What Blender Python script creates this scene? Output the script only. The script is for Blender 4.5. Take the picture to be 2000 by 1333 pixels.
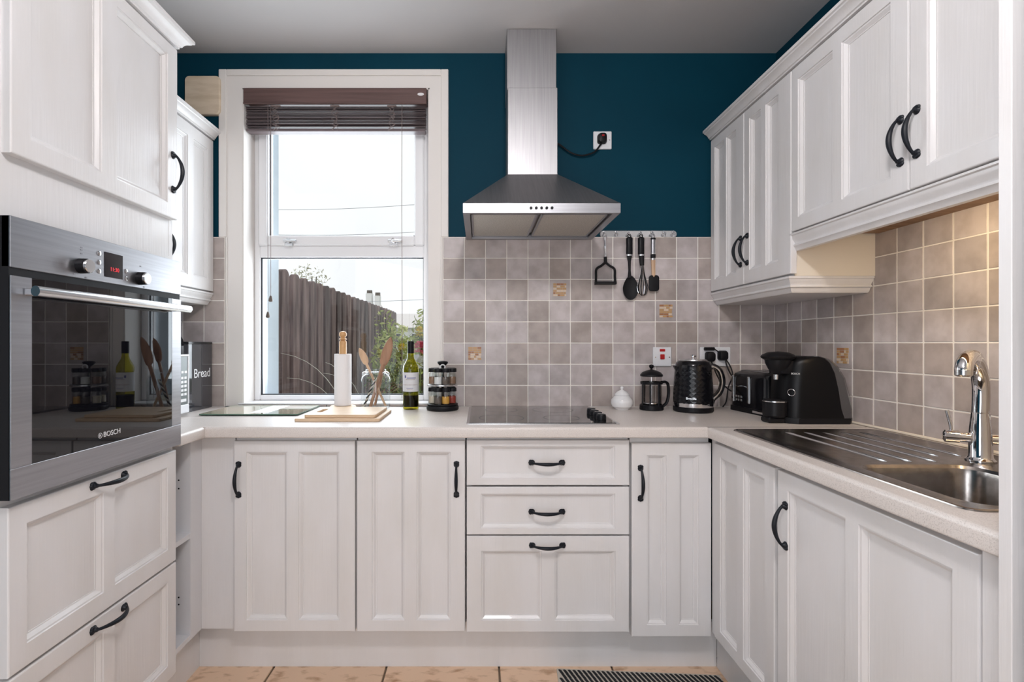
import bpy, bmesh, math, random
from mathutils import Vector, Matrix
random.seed(7)
for o in list(bpy.data.objects): bpy.data.objects.remove(o)
S = bpy.context.scene
COL = S.collection
PI = math.pi
R = math.radians

# ------------------------------------------------------------------ camera, world, lights, exposure
CZ = 1.234
cd = bpy.data.cameras.new('camera'); cam = bpy.data.objects.new('camera', cd); COL.objects.link(cam)
cam.location = (0, 0, CZ); cam.rotation_euler = (PI/2, 0, 0)
cd.sensor_width = 36; cd.lens = 975/2000*36; cd.shift_x = 63/2000; cd.shift_y = 5.5/2000
cd.clip_start = .02; cd.clip_end = 500
S.camera = cam
S.view_settings.view_transform = 'Standard'; S.view_settings.look = 'None'
S.view_settings.gamma = 1; S.view_settings.use_curve_mapping = False
S.view_settings.exposure = 0.0
S.cycles.transparent_max_bounces = 24
W = bpy.data.worlds.new('overcast_sky'); S.world = W; W.use_nodes = True
wn = W.node_tree.nodes; wl = W.node_tree.links
bg = wn['Background']; bg.inputs['Strength'].default_value = 1.07
tc = wn.new('ShaderNodeTexCoord'); nz = wn.new('ShaderNodeTexNoise'); cr = wn.new('ShaderNodeValToRGB')
nz.inputs['Scale'].default_value = 2.2; nz.inputs['Detail'].default_value = 4
cr.color_ramp.elements[0].position = .3; cr.color_ramp.elements[0].color = (.93, .935, .97, 1)
cr.color_ramp.elements[1].position = .6; cr.color_ramp.elements[1].color = (1.03, 1.03, 1.04, 1)
wl.new(tc.outputs['Generated'], nz.inputs['Vector']); wl.new(nz.outputs['Fac'], cr.inputs['Fac']); wl.new(cr.outputs['Color'], bg.inputs['Color'])

def light(name, kind, loc, rot, power, color=(1, 1, 1), **k):
    d = bpy.data.lights.new(name, kind); d.energy = power; d.color = color
    for a, v in k.items(): setattr(d, a, v)
    o = bpy.data.objects.new(name, d); COL.objects.link(o); o.location = loc; o.rotation_euler = rot
    return o
# added fill light behind the camera, to the left, brightening the right-hand doors
light('rear_fill', 'AREA', (-1.15, -1.15, 1.25), (R(90), 0, R(-58)), 19, (.92, .95, 1.0), shape='RECTANGLE', size=1.6, size_y=2.0)
# ceiling lamp over the room, out of frame
light('ceiling_lamp', 'POINT', (.15, .25, 2.47), (0, 0, 0), 55, (1.0, .965, .965), shadow_soft_size=.13)
light('camera_fill', 'POINT', (-.08, -.25, 1.15), (0, 0, 0), 17, (.93, .95, 1.0), shadow_soft_size=.30)  # unseen soft fill added near the camera to lift the side doors
# daylight entering by the kitchen window
light('window_daylight', 'AREA', (-.7, 2.62, 1.75), (R(-90), 0, 0), 21, (.86, .92, 1.0), shape='RECTANGLE', size=.75, size_y=1.4)
# strip light under the short wall cabinets
light('under_cabinet_lamp', 'AREA', (1.165, 1.12, 1.615), (0, R(-25), 0), 4.2, (1.0, .74, .42), shape='RECTANGLE', size=.03, size_y=.62)

# ------------------------------------------------------------------ materials
def mat(name, base, rough=.5, metal=0, noise=None, bump=None, coat=0, spec=None, emit=None, trans=0, alpha=None, ior=None, objvar=0):
    m = bpy.data.materials.new(name); m.use_nodes = True
    n = m.node_tree.nodes; l = m.node_tree.links; b = n['Principled BSDF']
    b.inputs['Base Color'].default_value = (*base, 1); b.inputs['Roughness'].default_value = rough
    b.inputs['Metallic'].default_value = metal; b.inputs['Coat Weight'].default_value = coat
    b.inputs['Transmission Weight'].default_value = trans
    if ior: b.inputs['IOR'].default_value = ior
    if spec is not None: b.inputs['Specular IOR Level'].default_value = spec
    if emit: b.inputs['Emission Color'].default_value = (*emit[0], 1); b.inputs['Emission Strength'].default_value = emit[1]
    geo = n.new('ShaderNodeNewGeometry')
    def pos(sc):
        mp = n.new('ShaderNodeMapping'); mp.inputs['Scale'].default_value = sc
        l.new(geo.outputs['Position'], mp.inputs['Vector']); return mp.outputs['Vector']
    if noise:   # (scale xyz, colour2, lo, hi, detail)
        sc, c2, lo, hi, det = noise
        t = n.new('ShaderNodeTexNoise'); t.inputs['Scale'].default_value = 1; t.inputs['Detail'].default_value = det
        l.new(pos(sc), t.inputs['Vector'])
        r = n.new('ShaderNodeMapRange'); r.inputs['From Min'].default_value = lo; r.inputs['From Max'].default_value = hi
        l.new(t.outputs['Fac'], r.inputs['Value'])
        mx = n.new('ShaderNodeMix'); mx.data_type = 'RGBA'
        mx.inputs['A'].default_value = (*base, 1); mx.inputs['B'].default_value = (*c2, 1)
        l.new(r.outputs['Result'], mx.inputs['Factor'])
        src = mx.outputs['Result']
        if objvar:
            oi = n.new('ShaderNodeObjectInfo'); ma = n.new('ShaderNodeMapRange')
            ma.inputs['To Min'].default_value = 1-objvar; ma.inputs['To Max'].default_value = 1+objvar
            l.new(oi.outputs['Random'], ma.inputs['Value'])
            vm = n.new('ShaderNodeVectorMath'); vm.operation = 'SCALE'
            l.new(src, vm.inputs[0]); l.new(ma.outputs['Result'], vm.inputs['Scale']); src = vm.outputs['Vector']
        l.new(src, b.inputs['Base Color'])
    if bump:    # (scale xyz, strength, distance, detail)
        sc, st, di, det = bump
        t = n.new('ShaderNodeTexNoise'); t.inputs['Scale'].default_value = 1; t.inputs['Detail'].default_value = det
        l.new(pos(sc), t.inputs['Vector'])
        bp = n.new('ShaderNodeBump'); bp.inputs['Strength'].default_value = st; bp.inputs['Distance'].default_value = di
        l.new(t.outputs['Fac'], bp.inputs['Height']); l.new(bp.outputs['Normal'], b.inputs['Normal'])
    return m

def thin_glass(name, tint=(1, 1, 1), ior=1.45, rough=0.0, boost=0.0):
    m = bpy.data.materials.new(name); m.use_nodes = True
    n = m.node_tree.nodes; l = m.node_tree.links; n.remove(n['Principled BSDF'])
    t = n.new('ShaderNodeBsdfTransparent'); t.inputs['Color'].default_value = (*tint, 1)
    g = n.new('ShaderNodeBsdfGlossy'); g.inputs['Roughness'].default_value = rough
    lw = n.new('ShaderNodeLayerWeight'); lw.inputs['Blend'].default_value = .5
    pw = n.new('ShaderNodeMath'); pw.operation = 'POWER'; pw.inputs[1].default_value = 5
    f0 = ((ior-1)/(ior+1))**2+boost
    a = n.new('ShaderNodeMath'); a.operation = 'MULTIPLY_ADD'; a.inputs[1].default_value = 1-f0; a.inputs[2].default_value = f0; a.use_clamp = True
    l.new(lw.outputs['Facing'], pw.inputs[0])
    x = n.new('ShaderNodeMixShader')
    l.new(pw.outputs[0], a.inputs[0]); l.new(a.outputs[0], x.inputs[0]); l.new(t.outputs[0], x.inputs[1]); l.new(g.outputs[0], x.inputs[2])
    l.new(x.outputs[0], n['Material Output'].inputs['Surface'])
    return m

M = {}
M['paint'] = mat('cabinet_paint', (.745, .73, .735), .32, noise=((9, 9, 3), (.70, .68, .67), .35, .7, 5), bump=((160, 160, 6), .22, .002, 3), coat=.15)
M['cream'] = mat('cream_panel', (.76, .70, .61), .45)
M['carcass'] = mat('carcass_white', (.72, .72, .74), .5)
M['brown'] = mat('brown_board', (.30, .17, .09), .5, noise=((3, 40, 40), (.22, .12, .06), .4, .6, 4))
M['iron'] = mat('black_iron', (.007, .009, .014), .42, spec=.28, bump=((300, 300, 300), .15, .001, 2))
M['wall'] = mat('teal_paint', (.0006, .040, .067), .6, noise=((2, 2, 2), (.0005, .034, .058), .35, .65, 3), bump=((90, 90, 90), .08, .002, 3), spec=.12)
M['white_wall'] = mat('plain_wall', (.62, .60, .58), .7)
M['ceiling'] = mat('ceiling_paint', (.58, .565, .565), .8, bump=((3, 3, 3), .3, .02, 3))
M['grout'] = mat('grout', (.86, .83, .78), .8)
M['tile'] = mat('mauve_stone_tile', (.53, .48, .48), .42, noise=((16, 16, 16), (.40, .355, .345), .36, .66, 7), bump=((35, 35, 35), .15, .003, 4), objvar=.15)
M['tile_b'] = mat('brown_stone_tile', (.45, .39, .365), .42, noise=((16, 16, 16), (.35, .30, .275), .36, .66, 7), bump=((35, 35, 35), .12, .003, 4), objvar=.10)
M['mosaic1'] = mat('mosaic_brown', (.36, .16, .07), .4)
M['mosaic2'] = mat('mosaic_ochre', (.50, .30, .13), .4)
M['mosaic3'] = mat('mosaic_cream', (.68, .55, .42), .4)
M['floor'] = mat('travertine', (.74, .53, .37), .5, noise=((14, 30, 14), (.38, .21, .11), .52, .72, 9), bump=((20, 20, 20), .2, .004, 5), objvar=.05)
M['floor_grout'] = mat('floor_grout', (.22, .16, .11), .9)
M['worktop'] = mat('speckled_worktop', (.70, .645, .61), .33, noise=((520, 520, 520), (.50, .45, .42), .50, .72, 2))
M['worktop_edge'] = M['worktop']
M['steel'] = mat('brushed_steel', (.42, .42, .445), .36, 1, noise=((4, 4, 160), (.36, .36, .38), .3, .7, 3))
M['steel_h'] = mat('hood_steel', (.40, .395, .405), .42, 1, noise=((160, 4, 4), (.34, .335, .345), .3, .7, 3), bump=((1.5, 1.5, 1.5), .06, .02, 2))
M['sink'] = mat('sink_steel', (.42, .39, .37), .22, 1, noise=((50, 50, 50), (.34, .31, .29), .4, .6, 4), bump=((400, 30, 400), .03, .001, 2))
M['chrome'] = mat('chrome', (.80, .80, .82), .06, 1)
M['chrome_soft'] = mat('satin_chrome', (.72, .72, .73), .22, 1)
M['filter'] = mat('filter_mesh', (.60, .57, .52), .5, .4, noise=((300, 300, 300), (.42, .40, .36), .45, .6, 1))
M['black'] = mat('black_gloss', (.006, .006, .008), .16, spec=.4)
M['black_soft'] = mat('black_plastic', (.007, .007, .009), .42, spec=.22)
M['black_mat'] = mat('black_rubber', (.010, .010, .012), .6, spec=.25)
M['ovenglass'] = mat('oven_glass', (.004, .004, .006), .015, spec=.62)
M['hobglass'] = mat('hob_glass', (.012, .011, .012), .04, spec=.8, coat=.6)
M['hobring'] = mat('hob_ring', (.06, .055, .055), .3)
M['display'] = mat('display_glass', (.01, .008, .012), .1)
M['red_led'] = mat('red_digits', (.5, .02, .03), .5, emit=((1, .03, .05), .45))
M['print'] = mat('white_print', (.75, .75, .76), .5)
M['print_grey'] = mat('grey_print', (.25, .25, .27), .5)
M['upvc'] = mat('white_upvc', (.80, .80, .815), .3, spec=.4)
M['trimw'] = mat('architrave_paint', (.78, .745, .715), .5, bump=((30, 30, 30), .1, .003, 4))
M['gasket'] = mat('window_gasket', (.03, .035, .045), .6)
M['render_wall'] = mat('outside_render', (.62, .68, .74), .8, bump=((60, 60, 60), .3, .004, 4))
M['pane'] = thin_glass('window_glass', (.97, .985, .98), 1.35)
M['glass'] = thin_glass('jar_glass', (.93, .95, .95), 1.4, rough=.02, boost=.03)
M['glass_dark'] = thin_glass('press_glass', (.84, .82, .81), 1.3, boost=.02)
M['bottle'] = thin_glass('bottle_glass', (.66, .62, .10), 1.3, boost=.02)
M['wine'] = mat('dark_bottle_base', (.006, .005, .004), .6, spec=.05)
M['blind'] = mat('blind_wood', (.145, .085, .078), .42, noise=((3, 60, 60), (.095, .055, .05), .35, .65, 4))
M['slatm'] = mat('slat_wood', (.16, .125, .13), .35, noise=((3, 60, 60), (.11, .085, .09), .35, .65, 4))
M['cord'] = mat('blind_cord', (.22, .17, .16), .7)
M['acorn'] = mat('acorn_wood', (.10, .075, .06), .5)
M['birch'] = mat('pale_birch', (.72, .60, .46), .5, noise=((8, 8, 40), (.60, .48, .34), .4, .7, 4))
M['board'] = mat('chopping_board_wood', (.70, .52, .35), .45, noise=((10, 60, 60), (.62, .44, .28), .35, .65, 4))
M['pine'] = mat('turned_pine', (.62, .36, .16), .45, noise=((40, 40, 8), (.50, .27, .11), .35, .65, 4))
M['spoonw'] = mat('spoon_wood', (.36, .20, .12), .5, noise=((60, 60, 10), (.27, .14, .08), .35, .65, 4))
M['spoonl'] = mat('light_spoon_wood', (.62, .42, .27), .5, noise=((60, 60, 10), (.50, .32, .2), .35, .65, 4))
M['paper'] = mat('paper_towel', (.83, .81, .82), .9, bump=((120, 120, 120), .25, .002, 2))
M['porcelain'] = mat('porcelain', (.82, .82, .83), .12, coat=.4)
M['white_plastic'] = mat('white_plastic', (.78, .79, .82), .35)
M['red'] = mat('red_plastic', (.45, .008, .012), .35)
M['label'] = mat('wine_label', (.66, .66, .68), .7)
M['blue_ink'] = mat('blue_ink', (.10, .11, .30), .7)
M['brown_ink'] = mat('brown_ink', (.22, .13, .08), .7)
M['fence'] = mat('fence_stain', (.12, .074, .066), .75, noise=((30, 14, 2.5), (.29, .20, .185), .40, .68, 6), bump=((60, 60, 4), .5, .004, 4), objvar=.38)
M['leaf1'] = mat('leaf_green', (.38, .48, .10), .5, noise=((6, 6, 6), (.78, .80, .30), .4, .65, 2))
M['leaf2'] = mat('leaf_olive', (.13, .20, .06), .5, noise=((8, 8, 8), (.40, .44, .16), .4, .65, 2))
M['leafp'] = mat('pale_leaf', (.66, .64, .44), .7)
M['yellow'] = mat('yellow_petal', (.80, .62, .04), .6)
M['pink'] = mat('pink_petal', (.72, .12, .17), .6)
M['whitep'] = mat('white_petal', (.80, .78, .76), .6)
M['grassb'] = mat('grass_blade', (.78, .74, .62), .6)
M['grassr'] = mat('red_grass', (.38, .16, .10), .6)
M['stem'] = mat('stem', (.10, .075, .05), .8)
M['lawn'] = mat('lawn', (.16, .19, .08), .9, noise=((3, 3, 3), (.10, .12, .05), .4, .6, 4))
M['house_w'] = mat('house_render', (.80, .80, .79), .8)
M['roof'] = mat('roof_slate', (.74, .70, .68), .8)
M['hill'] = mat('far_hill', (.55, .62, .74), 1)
M['wire'] = mat('wire', (.35, .37, .42), .8)
M['fridge'] = mat('fridge_silver', (.30, .31, .335), .35, .7, noise=((200, 200, 200), (.26, .27, .29), .4, .6, 2))
M['fridge_edge'] = mat('fridge_edge', (.12, .135, .17), .4, .5)
M['rugb'] = mat('rug_black', (.012, .012, .014), .95)
M['rugc'] = mat('rug_cream', (.50, .46, .40), .95)
M['clayw'] = mat('mat_clear', (.55, .60, .52), .2)
M['tank'] = thin_glass('smoked_tank', (.20, .20, .21), 1.45, boost=.05)
M['spice1'] = mat('spice_brown', (.22, .12, .07), .8)
M['spice2'] = mat('spice_salt', (.75, .74, .74), .8)
M['spice3'] = mat('spice_pepper', (.10, .075, .06), .8)
M['spice4'] = mat('spice_yellow', (.62, .32, .04), .8)
M['spice5'] = mat('spice_red', (.30, .03, .015), .8)
M['spice6'] = mat('spice_cream', (.60, .52, .42), .8)
M['picture_green'] = mat('printed_glass', (.40, .44, .30), .06, noise=((9, 12, 9), (.56, .46, .36), .40, .60, 3), coat=.6)
M['green_edge'] = mat('glass_edge', (.05, .13, .09), .15)

# ------------------------------------------------------------------ mesh builder
class MB:
    def __init__(s): s.v = []; s.f = []; s.m = []
    def add(s, vs, fs, mi=0):
        o = len(s.v); s.v += [tuple(v) for v in vs]
        for f in fs: s.f.append([i+o for i in f]); s.m.append(mi)
        return s
    def box(s, x0, x1, y0, y1, z0, z1, b=0, mi=0, seg=1):
        if b <= 0:
            return s.add([(x0,y0,z0),(x1,y0,z0),(x1,y1,z0),(x0,y1,z0),(x0,y0,z1),(x1,y0,z1),(x1,y1,z1),(x0,y1,z1)],
                  [(0,3,2,1),(4,5,6,7),(0,1,5,4),(1,2,6,5),(2,3,7,6),(3,0,4,7)], mi)
        bm = bmesh.new(); bmesh.ops.create_cube(bm, size=1)
        for v in bm.verts: v.co = Vector(((x0+x1)/2+v.co.x*(x1-x0), (y0+y1)/2+v.co.y*(y1-y0), (z0+z1)/2+v.co.z*(z1-z0)))
        bmesh.ops.bevel(bm, geom=bm.edges[:], offset=b, segments=seg, profile=.5, affect='EDGES')
        bm.verts.index_update(); s.add([v.co[:] for v in bm.verts], [[v.index for v in f.verts] for f in bm.faces], mi); bm.free(); return s
    def loft(s, loops, cap0=True, cap1=True, mi=0, closed=True):
        n = len(loops[0]); vs = [p for L in loops for p in L]; fs = []
        for i in range(len(loops)-1):
            for j in range(n if closed else n-1):
                k = (j+1) % n; fs.append((i*n+j, i*n+k, (i+1)*n+k, (i+1)*n+j))
        if cap0: fs.append(tuple(range(n-1, -1, -1)))
        if cap1: fs.append(tuple((len(loops)-1)*n+j for j in range(n)))
        return s.add(vs, fs, mi)
    def lathe(s, prof, c=(0,0,0), n=28, axis='z', mi=0, cap=True):
        loops = []
        for r, h in prof:
            L = []
            for j in range(n):
                a = 2*PI*j/n; u = max(r, 1e-5)*math.cos(a); w = max(r, 1e-5)*math.sin(a)
                p = (u, w, h) if axis == 'z' else ((u, h, w) if axis == 'y' else (h, u, w))
                L.append((p[0]+c[0], p[1]+c[1], p[2]+c[2]))
            loops.append(L)
        return s.loft(loops, cap, cap, mi)
    def tube(s, path, r, n=10, mi=0, flat=None):
        P = [Vector(p) for p in path]; rs = r if isinstance(r, (list, tuple)) else [r]*len(P)
        T = [(P[min(i+1, len(P)-1)]-P[max(i-1, 0)]).normalized() for i in range(len(P))]
        up = Vector((0,0,1)) if abs(T[0].z) < .9 else Vector((0,1,0))
        u = (up-T[0]*up.dot(T[0])).normalized(); loops = []
        for i, p in enumerate(P):
            u = (u-T[i]*u.dot(T[i])).normalized(); w = T[i].cross(u)
            fx, fy = (flat[i] if isinstance(flat, list) else flat) if flat else (1, 1)
            loops.append([tuple(p+u*(rs[i]*fx*math.cos(2*PI*j/n))+w*(rs[i]*fy*math.sin(2*PI*j/n))) for j in range(n)])
        return s.loft(loops, mi=mi)
    def prism(s, poly, a0, a1, axis='y', mi=0):
        def q(p, a): return (p[0], a, p[1]) if axis == 'y' else ((a, p[0], p[1]) if axis == 'x' else (p[0], p[1], a))
        return s.loft([[q(p, a0) for p in poly], [q(p, a1) for p in poly]], mi=mi)
    def xf(s, mtx, i0=0):
        for i in range(i0, len(s.v)): s.v[i] = tuple(mtx @ Vector(s.v[i]))
        return s
    def mesh(s, name, mats, sharp=32):
        me = bpy.data.meshes.new(name); me.from_pydata(s.v, [], s.f)
        for m in (mats if isinstance(mats, (list, tuple)) else [mats]): me.materials.append(m)
        for p, i in zip(me.polygons, s.m): p.material_index = i
        bm = bmesh.new(); bm.from_mesh(me); bmesh.ops.remove_doubles(bm, verts=bm.verts[:], dist=2e-5)
        bmesh.ops.recalc_face_normals(bm, faces=bm.faces[:]); bm.to_mesh(me); bm.free()
        for p in me.polygons: p.use_smooth = True
        me.set_sharp_from_angle(angle=R(sharp))
        return me
    def build(s, name, mats, parent=None, sharp=32, loc=None, rot=None):
        o = bpy.data.objects.new(name, s.mesh(name, mats, sharp)); COL.objects.link(o); o.parent = parent
        if loc: o.location = loc
        if rot: o.rotation_euler = rot
        return o

def inst(name, me, parent=None, loc=(0,0,0), rot=(0,0,0)):
    o = bpy.data.objects.new(name, me); COL.objects.link(o); o.parent = parent; o.location = loc; o.rotation_euler = rot; return o
def tag(o, label, cat, group=None, kind=None):
    o['label'] = label; o['category'] = cat
    if group: o['group'] = group
    if kind: o['kind'] = kind
    return o
def thing(name, label, cat, loc=(0,0,0), rz=0, group=None):
    o = bpy.data.objects.new(name, None); COL.objects.link(o); o.location = loc; o.rotation_euler = (0,0,rz)
    o.empty_display_size = .05
    return tag(o, label, cat, group)
def struct(o, label=None, cat=None):
    o['kind'] = 'structure'
    if label: o['label'] = label
    if cat: o['category'] = cat
    return o
def text(name, body, size, loc, rot, m, parent, ext=.0004, align='CENTER'):
    c = bpy.data.curves.new(name, 'FONT'); c.body = body; c.size = size; c.extrude = ext; c.align_x = align; c.align_y = 'CENTER'
    t = bpy.data.objects.new(name+'_tmp', c); COL.objects.link(t)
    bpy.context.view_layer.update()
    me = bpy.data.meshes.new_from_object(t.evaluated_get(bpy.context.evaluated_depsgraph_get()))
    bpy.data.objects.remove(t); me.materials.clear(); me.materials.append(m)
    o = bpy.data.objects.new(name, me); COL.objects.link(o); o.parent = parent; o.location = loc; o.rotation_euler = rot
    return o
def rrect(x0, x1, y0, y1, r, z, n=5):
    pts = []
    for cx, cy, a in ((x1-r, y1-r, 0), (x0+r, y1-r, 90), (x0+r, y0+r, 180), (x1-r, y0+r, 270)):
        for k in range(n+1):
            t = R(a+90*k/n); pts.append((cx+r*math.cos(t), cy+r*math.sin(t), z))
    return pts
def ring(r, z, c=(0, 0), n=24): return [(c[0]+r*math.cos(2*PI*j/n), c[1]+r*math.sin(2*PI*j/n), z) for j in range(n)]
def bez(p0, p1, p2, p3, n=14):
    out = []
    for i in range(n+1):
        t = i/n; out.append(tuple((1-t)**3*a+3*(1-t)**2*t*b+3*(1-t)*t*t*c+t**3*d for a, b, c, d in zip(p0, p1, p2, p3)))
    return out
def spline(pts, n=6):
    P = [Vector(p) for p in pts]; P = [P[0]*2-P[1]]+P+[P[-1]*2-P[-2]]; out = []
    for i in range(1, len(P)-2):
        for k in range(n):
            t = k/n; a, b, c, d = P[i-1:i+3]
            out.append(tuple(.5*((2*b)+(c-a)*t+(2*a-5*b+4*c-d)*t*t+(3*b-a-3*c+d)*t**3)))
    out.append(tuple(P[-2])); return out

# ------------------------------------------------------------------ setting
XL, XR, YB, YF, CEIL = -1.60, 1.43, 2.41, -2.5, 2.638
WX0, WX1, WZ0, WZ1 = -1.1443, -.2422, .945, 2.468       # window opening
m = MB(); m.box(-2.0, WX0, YB, 2.72, -.1, CEIL+.1); m.box(WX1, 1.8, YB, 2.72, -.1, CEIL+.1)
m.box(WX0, WX1, YB, 2.72, -.1, WZ0-.004); m.box(WX0, WX1, YB, 2.72, WZ1, CEIL+.1)
m.box(-5.5, 4.5, 2.50, 2.72, CEIL+.1, 5.6)   # unseen outer wall of the storey above, added to darken the fence
wall_back = struct(m.build('wall_back', M['wall']))
m = MB(); m.box(XR, XR+.15, YF-.15, YB, -.1, CEIL+.1); wall_right = struct(m.build('wall_right', M['wall']))
m = MB(); m.box(XL-.15, XL, YF-.15, YB, -.1, CEIL+.1); wall_left = struct(m.build('wall_left', M['wall']))
m = MB(); m.box(XL, -1.35, YF-.15, YF, 0, CEIL); m.box(1.15, XR, YF-.15, YF, 0, CEIL); m.box(-1.35, 1.15, YF-.15, YF, 2.4, CEIL)
struct(m.build('wall_rear', M['white_wall']))
m = MB(); m.box(XL, XR, YF-.15, YB, CEIL, CEIL+.1); struct(m.build('ceiling', M['ceiling']))
m = MB(); m.box(XL, XR, YF-.15, YB, -.1, -.009); floor = struct(m.build('floor', M['floor_grout']))
fm = MB().box(-.211, .211, -.211, .211, -.009, 0, .002).mesh('floor_tile', M['floor'])
for i in range(-4, 4):
    for j in range(-9, 6):
        x = .0737+.43*(i+.5); y = 1.60+.43*(j+.5)-.43
        if XL-.1 < x < XR and YF < y < 2.0 and abs(x) < 1.5-.12:
            inst('floor_tile', fm, floor, (x, y, 0))
# grout backing and wall tiles
P = .102
m = MB(); m.box(-.1761, XR, YB-.0105, YB, .932, 1.748); m.box(XL, -1.226, YB-.0105, YB, .932, 1.748); g = m.build('grout_bed', M['grout'], wall_back)
m = MB(); m.box(XR-.0105, XR, .80, YB-.0105, .932, 2.0); m.build('grout_bed', M['grout'], wall_right)
decor_b = {(4, 5), (9, 4), (0, 2)}
mesh_cache = {}
def tile_mesh(w, h, kind):
    k = (round(w, 4), round(h, 4), kind)
    if k not in mesh_cache:
        mesh_cache[k] = MB().box(-w/2, w/2, 0, .010, -h/2, h/2, .0016).mesh('wall_tile', M[kind])
    return mesh_cache[k]
def put_tile(par, pos, rz, w, h, decor=False):
    kind = 'tile' if decor or random.random() > .30 else 'tile_b'
    t = inst('wall_tile', tile_mesh(w, h, kind), par, pos, (0, 0, rz))
    if decor:
        t['label'] = 'tile with a small brown and ochre mosaic square'
        m = MB(); rnd = random.Random(int(pos[0]*1000))
        for r_ in range(6):
            z = -.030+r_*.0105; x = -.032
            while x < .030:
                w_ = min(rnd.choice((.011, .017, .022)), .032-x)
                if w_ > .004: m.box(x, x+w_-.0012, -.0012, .001, z, z+.0088, 0, rnd.choice((0, 1, 1, 2)))
                x += w_
        m.build('mosaic_inlay', [M['mosaic1'], M['mosaic2'], M['mosaic3']], t)
for c in range(16):
    for r_ in range(8):
        x0 = -.1761+P*(c)+.0; x1 = min(x0+P, XR-.012)
        z0 = .932+P*r_
        if x1-x0 < .01: continue
        decor = (c, r_) in {(5, 5), (10, 4), (1, 2)}
        put_tile(wall_back, ((x0+x1)/2, YB-.012, z0+P/2), 0, x1-x0-.0036, P-.0036, decor)
for k in range(4):
    for r_ in range(8):
        x1 = -1.226 if k == 0 else -1.325-(k-1)*P; x0 = -1.325-k*P
        if x0 < XL: continue
        put_tile(wall_back, ((x0+x1)/2, YB-.012, .932+P*(r_+.5)), 0, x1-x0-.0036, P-.0036)
for k in range(16):
    for r_ in range(8):
        y1 = YB-.006-k*.101; y0 = y1-.101
        if k < 6 and r_ >= 6: continue
        if r_ >= 7: continue
        if y0 < .79: continue
        put_tile(wall_right, (XR-.012, (y0+y1)/2, .932+P*(r_+.5)), -PI/2, .101-.0036, P-.0036, (k, r_) == (4, 2))
# seal strip along worktop and right wall
m = MB(); m.box(XR-.024, XR-.0125, .80, YB-.013, .9335, .941, .002); tag(m.build('sealant_strip', M['cream']), 'cream sealant bead along the sink worktop and the tiled wall', 'sealant')

# ------------------------------------------------------------------ window
win = bpy.data.objects.new('window_1', None); COL.objects.link(win); win.location = (-.69, YB, .945); struct(win)
WO = Vector(win.location)
def wb(m, name, ma, sharp=32):
    for i in range(len(m.v)): m.v[i] = tuple(Vector(m.v[i])-WO)
    return m.build(name, ma, win, sharp)
# architrave band round the opening (wall side)
def frame_xz(m, X0, X1, Z0, Z1, x0, x1, z0, z1, ya, yb, bottom=True, b=0):
    m.box(X0, x0, ya, yb, Z0, Z1, b); m.box(x1, X1, ya, yb, Z0, Z1, b); m.box(x0, x1, ya, yb, z1, Z1, b)
    if bottom: m.box(x0, x1, ya, yb, Z0, z0, b)
m = MB(); frame_xz(m, -1.2556, -.1508, .934, 2.556, WX0, WX1, .934, WZ1, YB-.004, YB, False)
# raised outer lip of the architrave, upper part above the tiles
m.box(-1.2556, -1.2180, YB-.012, YB-.004, 1.748, 2.556, .003); m.box(-.1870, -.1508, YB-.012, YB-.004, 1.748, 2.556, .003)
m.box(-1.2180, -.1870, YB-.012, YB-.004, 2.526, 2.556, .003)
m.box(-1.2230, -1.2150, YB-.010, YB-.004, .934, 1.75, .002); m.box(-.1900, -.1800, YB-.010, YB-.004, .934, 1.75, .002)
wb(m, 'architrave', M['trimw'])
m = MB(); m.box(WX0, WX0+.006, YB-.002, 2.525, WZ0, WZ1); m.box(WX1-.006, WX1, YB-.002, 2.525, WZ0, WZ1); m.box(WX0, WX1, YB-.002, 2.525, WZ1-.006, WZ1)
wb(m, 'reveal', M['trimw'])
m = MB(); m.box(WX0-.02, WX1+.02, YB-.008, 2.53, WZ0-.004, WZ0+.003, .002); wb(m, 'window_sill', M['upvc'])
m = MB()
for k in range(9): m.box(-1.14+k*.101, -1.14+k*.101+.0975, YB-.010, YB-.003, .9325, .9405, .001)
wb(m, 'sill_tile_strip', M['tile_b'])
# outer frame: lower fixed light, upper opening sash
FY0, FY1 = 2.520, 2.585
m = MB(); frame_xz(m, WX0+.006, WX1-.006, WZ0+.003, WZ1-.006, -1.109, -.284, .975, 2.43, FY0, FY1, True, .004)
m.box(-1.109, -.284, FY0, FY1, 1.671, 1.735, .004)
wb(m, 'window_frame', M['upvc'])
m = MB(); frame_xz(m, -1.112, -.281, 1.728, 2.434, -1.0646, -.328, 1.779, 2.39, FY0-.018, FY1-.01, True, .006)
wb(m, 'window_sash', M['upvc'])
for (a, b_, c_, d_) in ((-1.109, -.284, .975, 1.671), (-1.0646, -.328, 1.779, 2.39)):
    m = MB(); t_ = .006
    m.box(a, a+t_, FY0+.012, FY0+.02, c_, d_); m.box(b_-t_*.5, b_, FY0+.012, FY0+.02, c_, d_); m.box(a, b_, FY0+.012, FY0+.02, c_, c_+t_*.8); m.box(a, b_, FY0+.012, FY0+.02, d_-t_*.8, d_)
    wb(m, 'gasket', M['gasket'])
    m = MB(); m.box(a, b_, FY0+.022, FY0+.026, c_, d_); wb(m, 'window_pane', M['pane'])
for x in (-.955, -.43):
    m = MB(); m.box(x-.030, x+.030, FY0-.026, FY0-.018, 1.742, 1.757, .003); m.lathe([(.0, -.012), (.012, -.010), (.013, 0), (.010, .008)], (x, FY0-.03, 1.749), 14, 'y')
    m.box(x-.008, x+.045, FY0-.048, FY0-.034, 1.740, 1.752, .004); m.box(x-.022, x+.022, FY0-.026, FY0-.018, 1.722, 1.740, .003)
    wb(m, 'window_latch', M['chrome_soft'])
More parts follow.
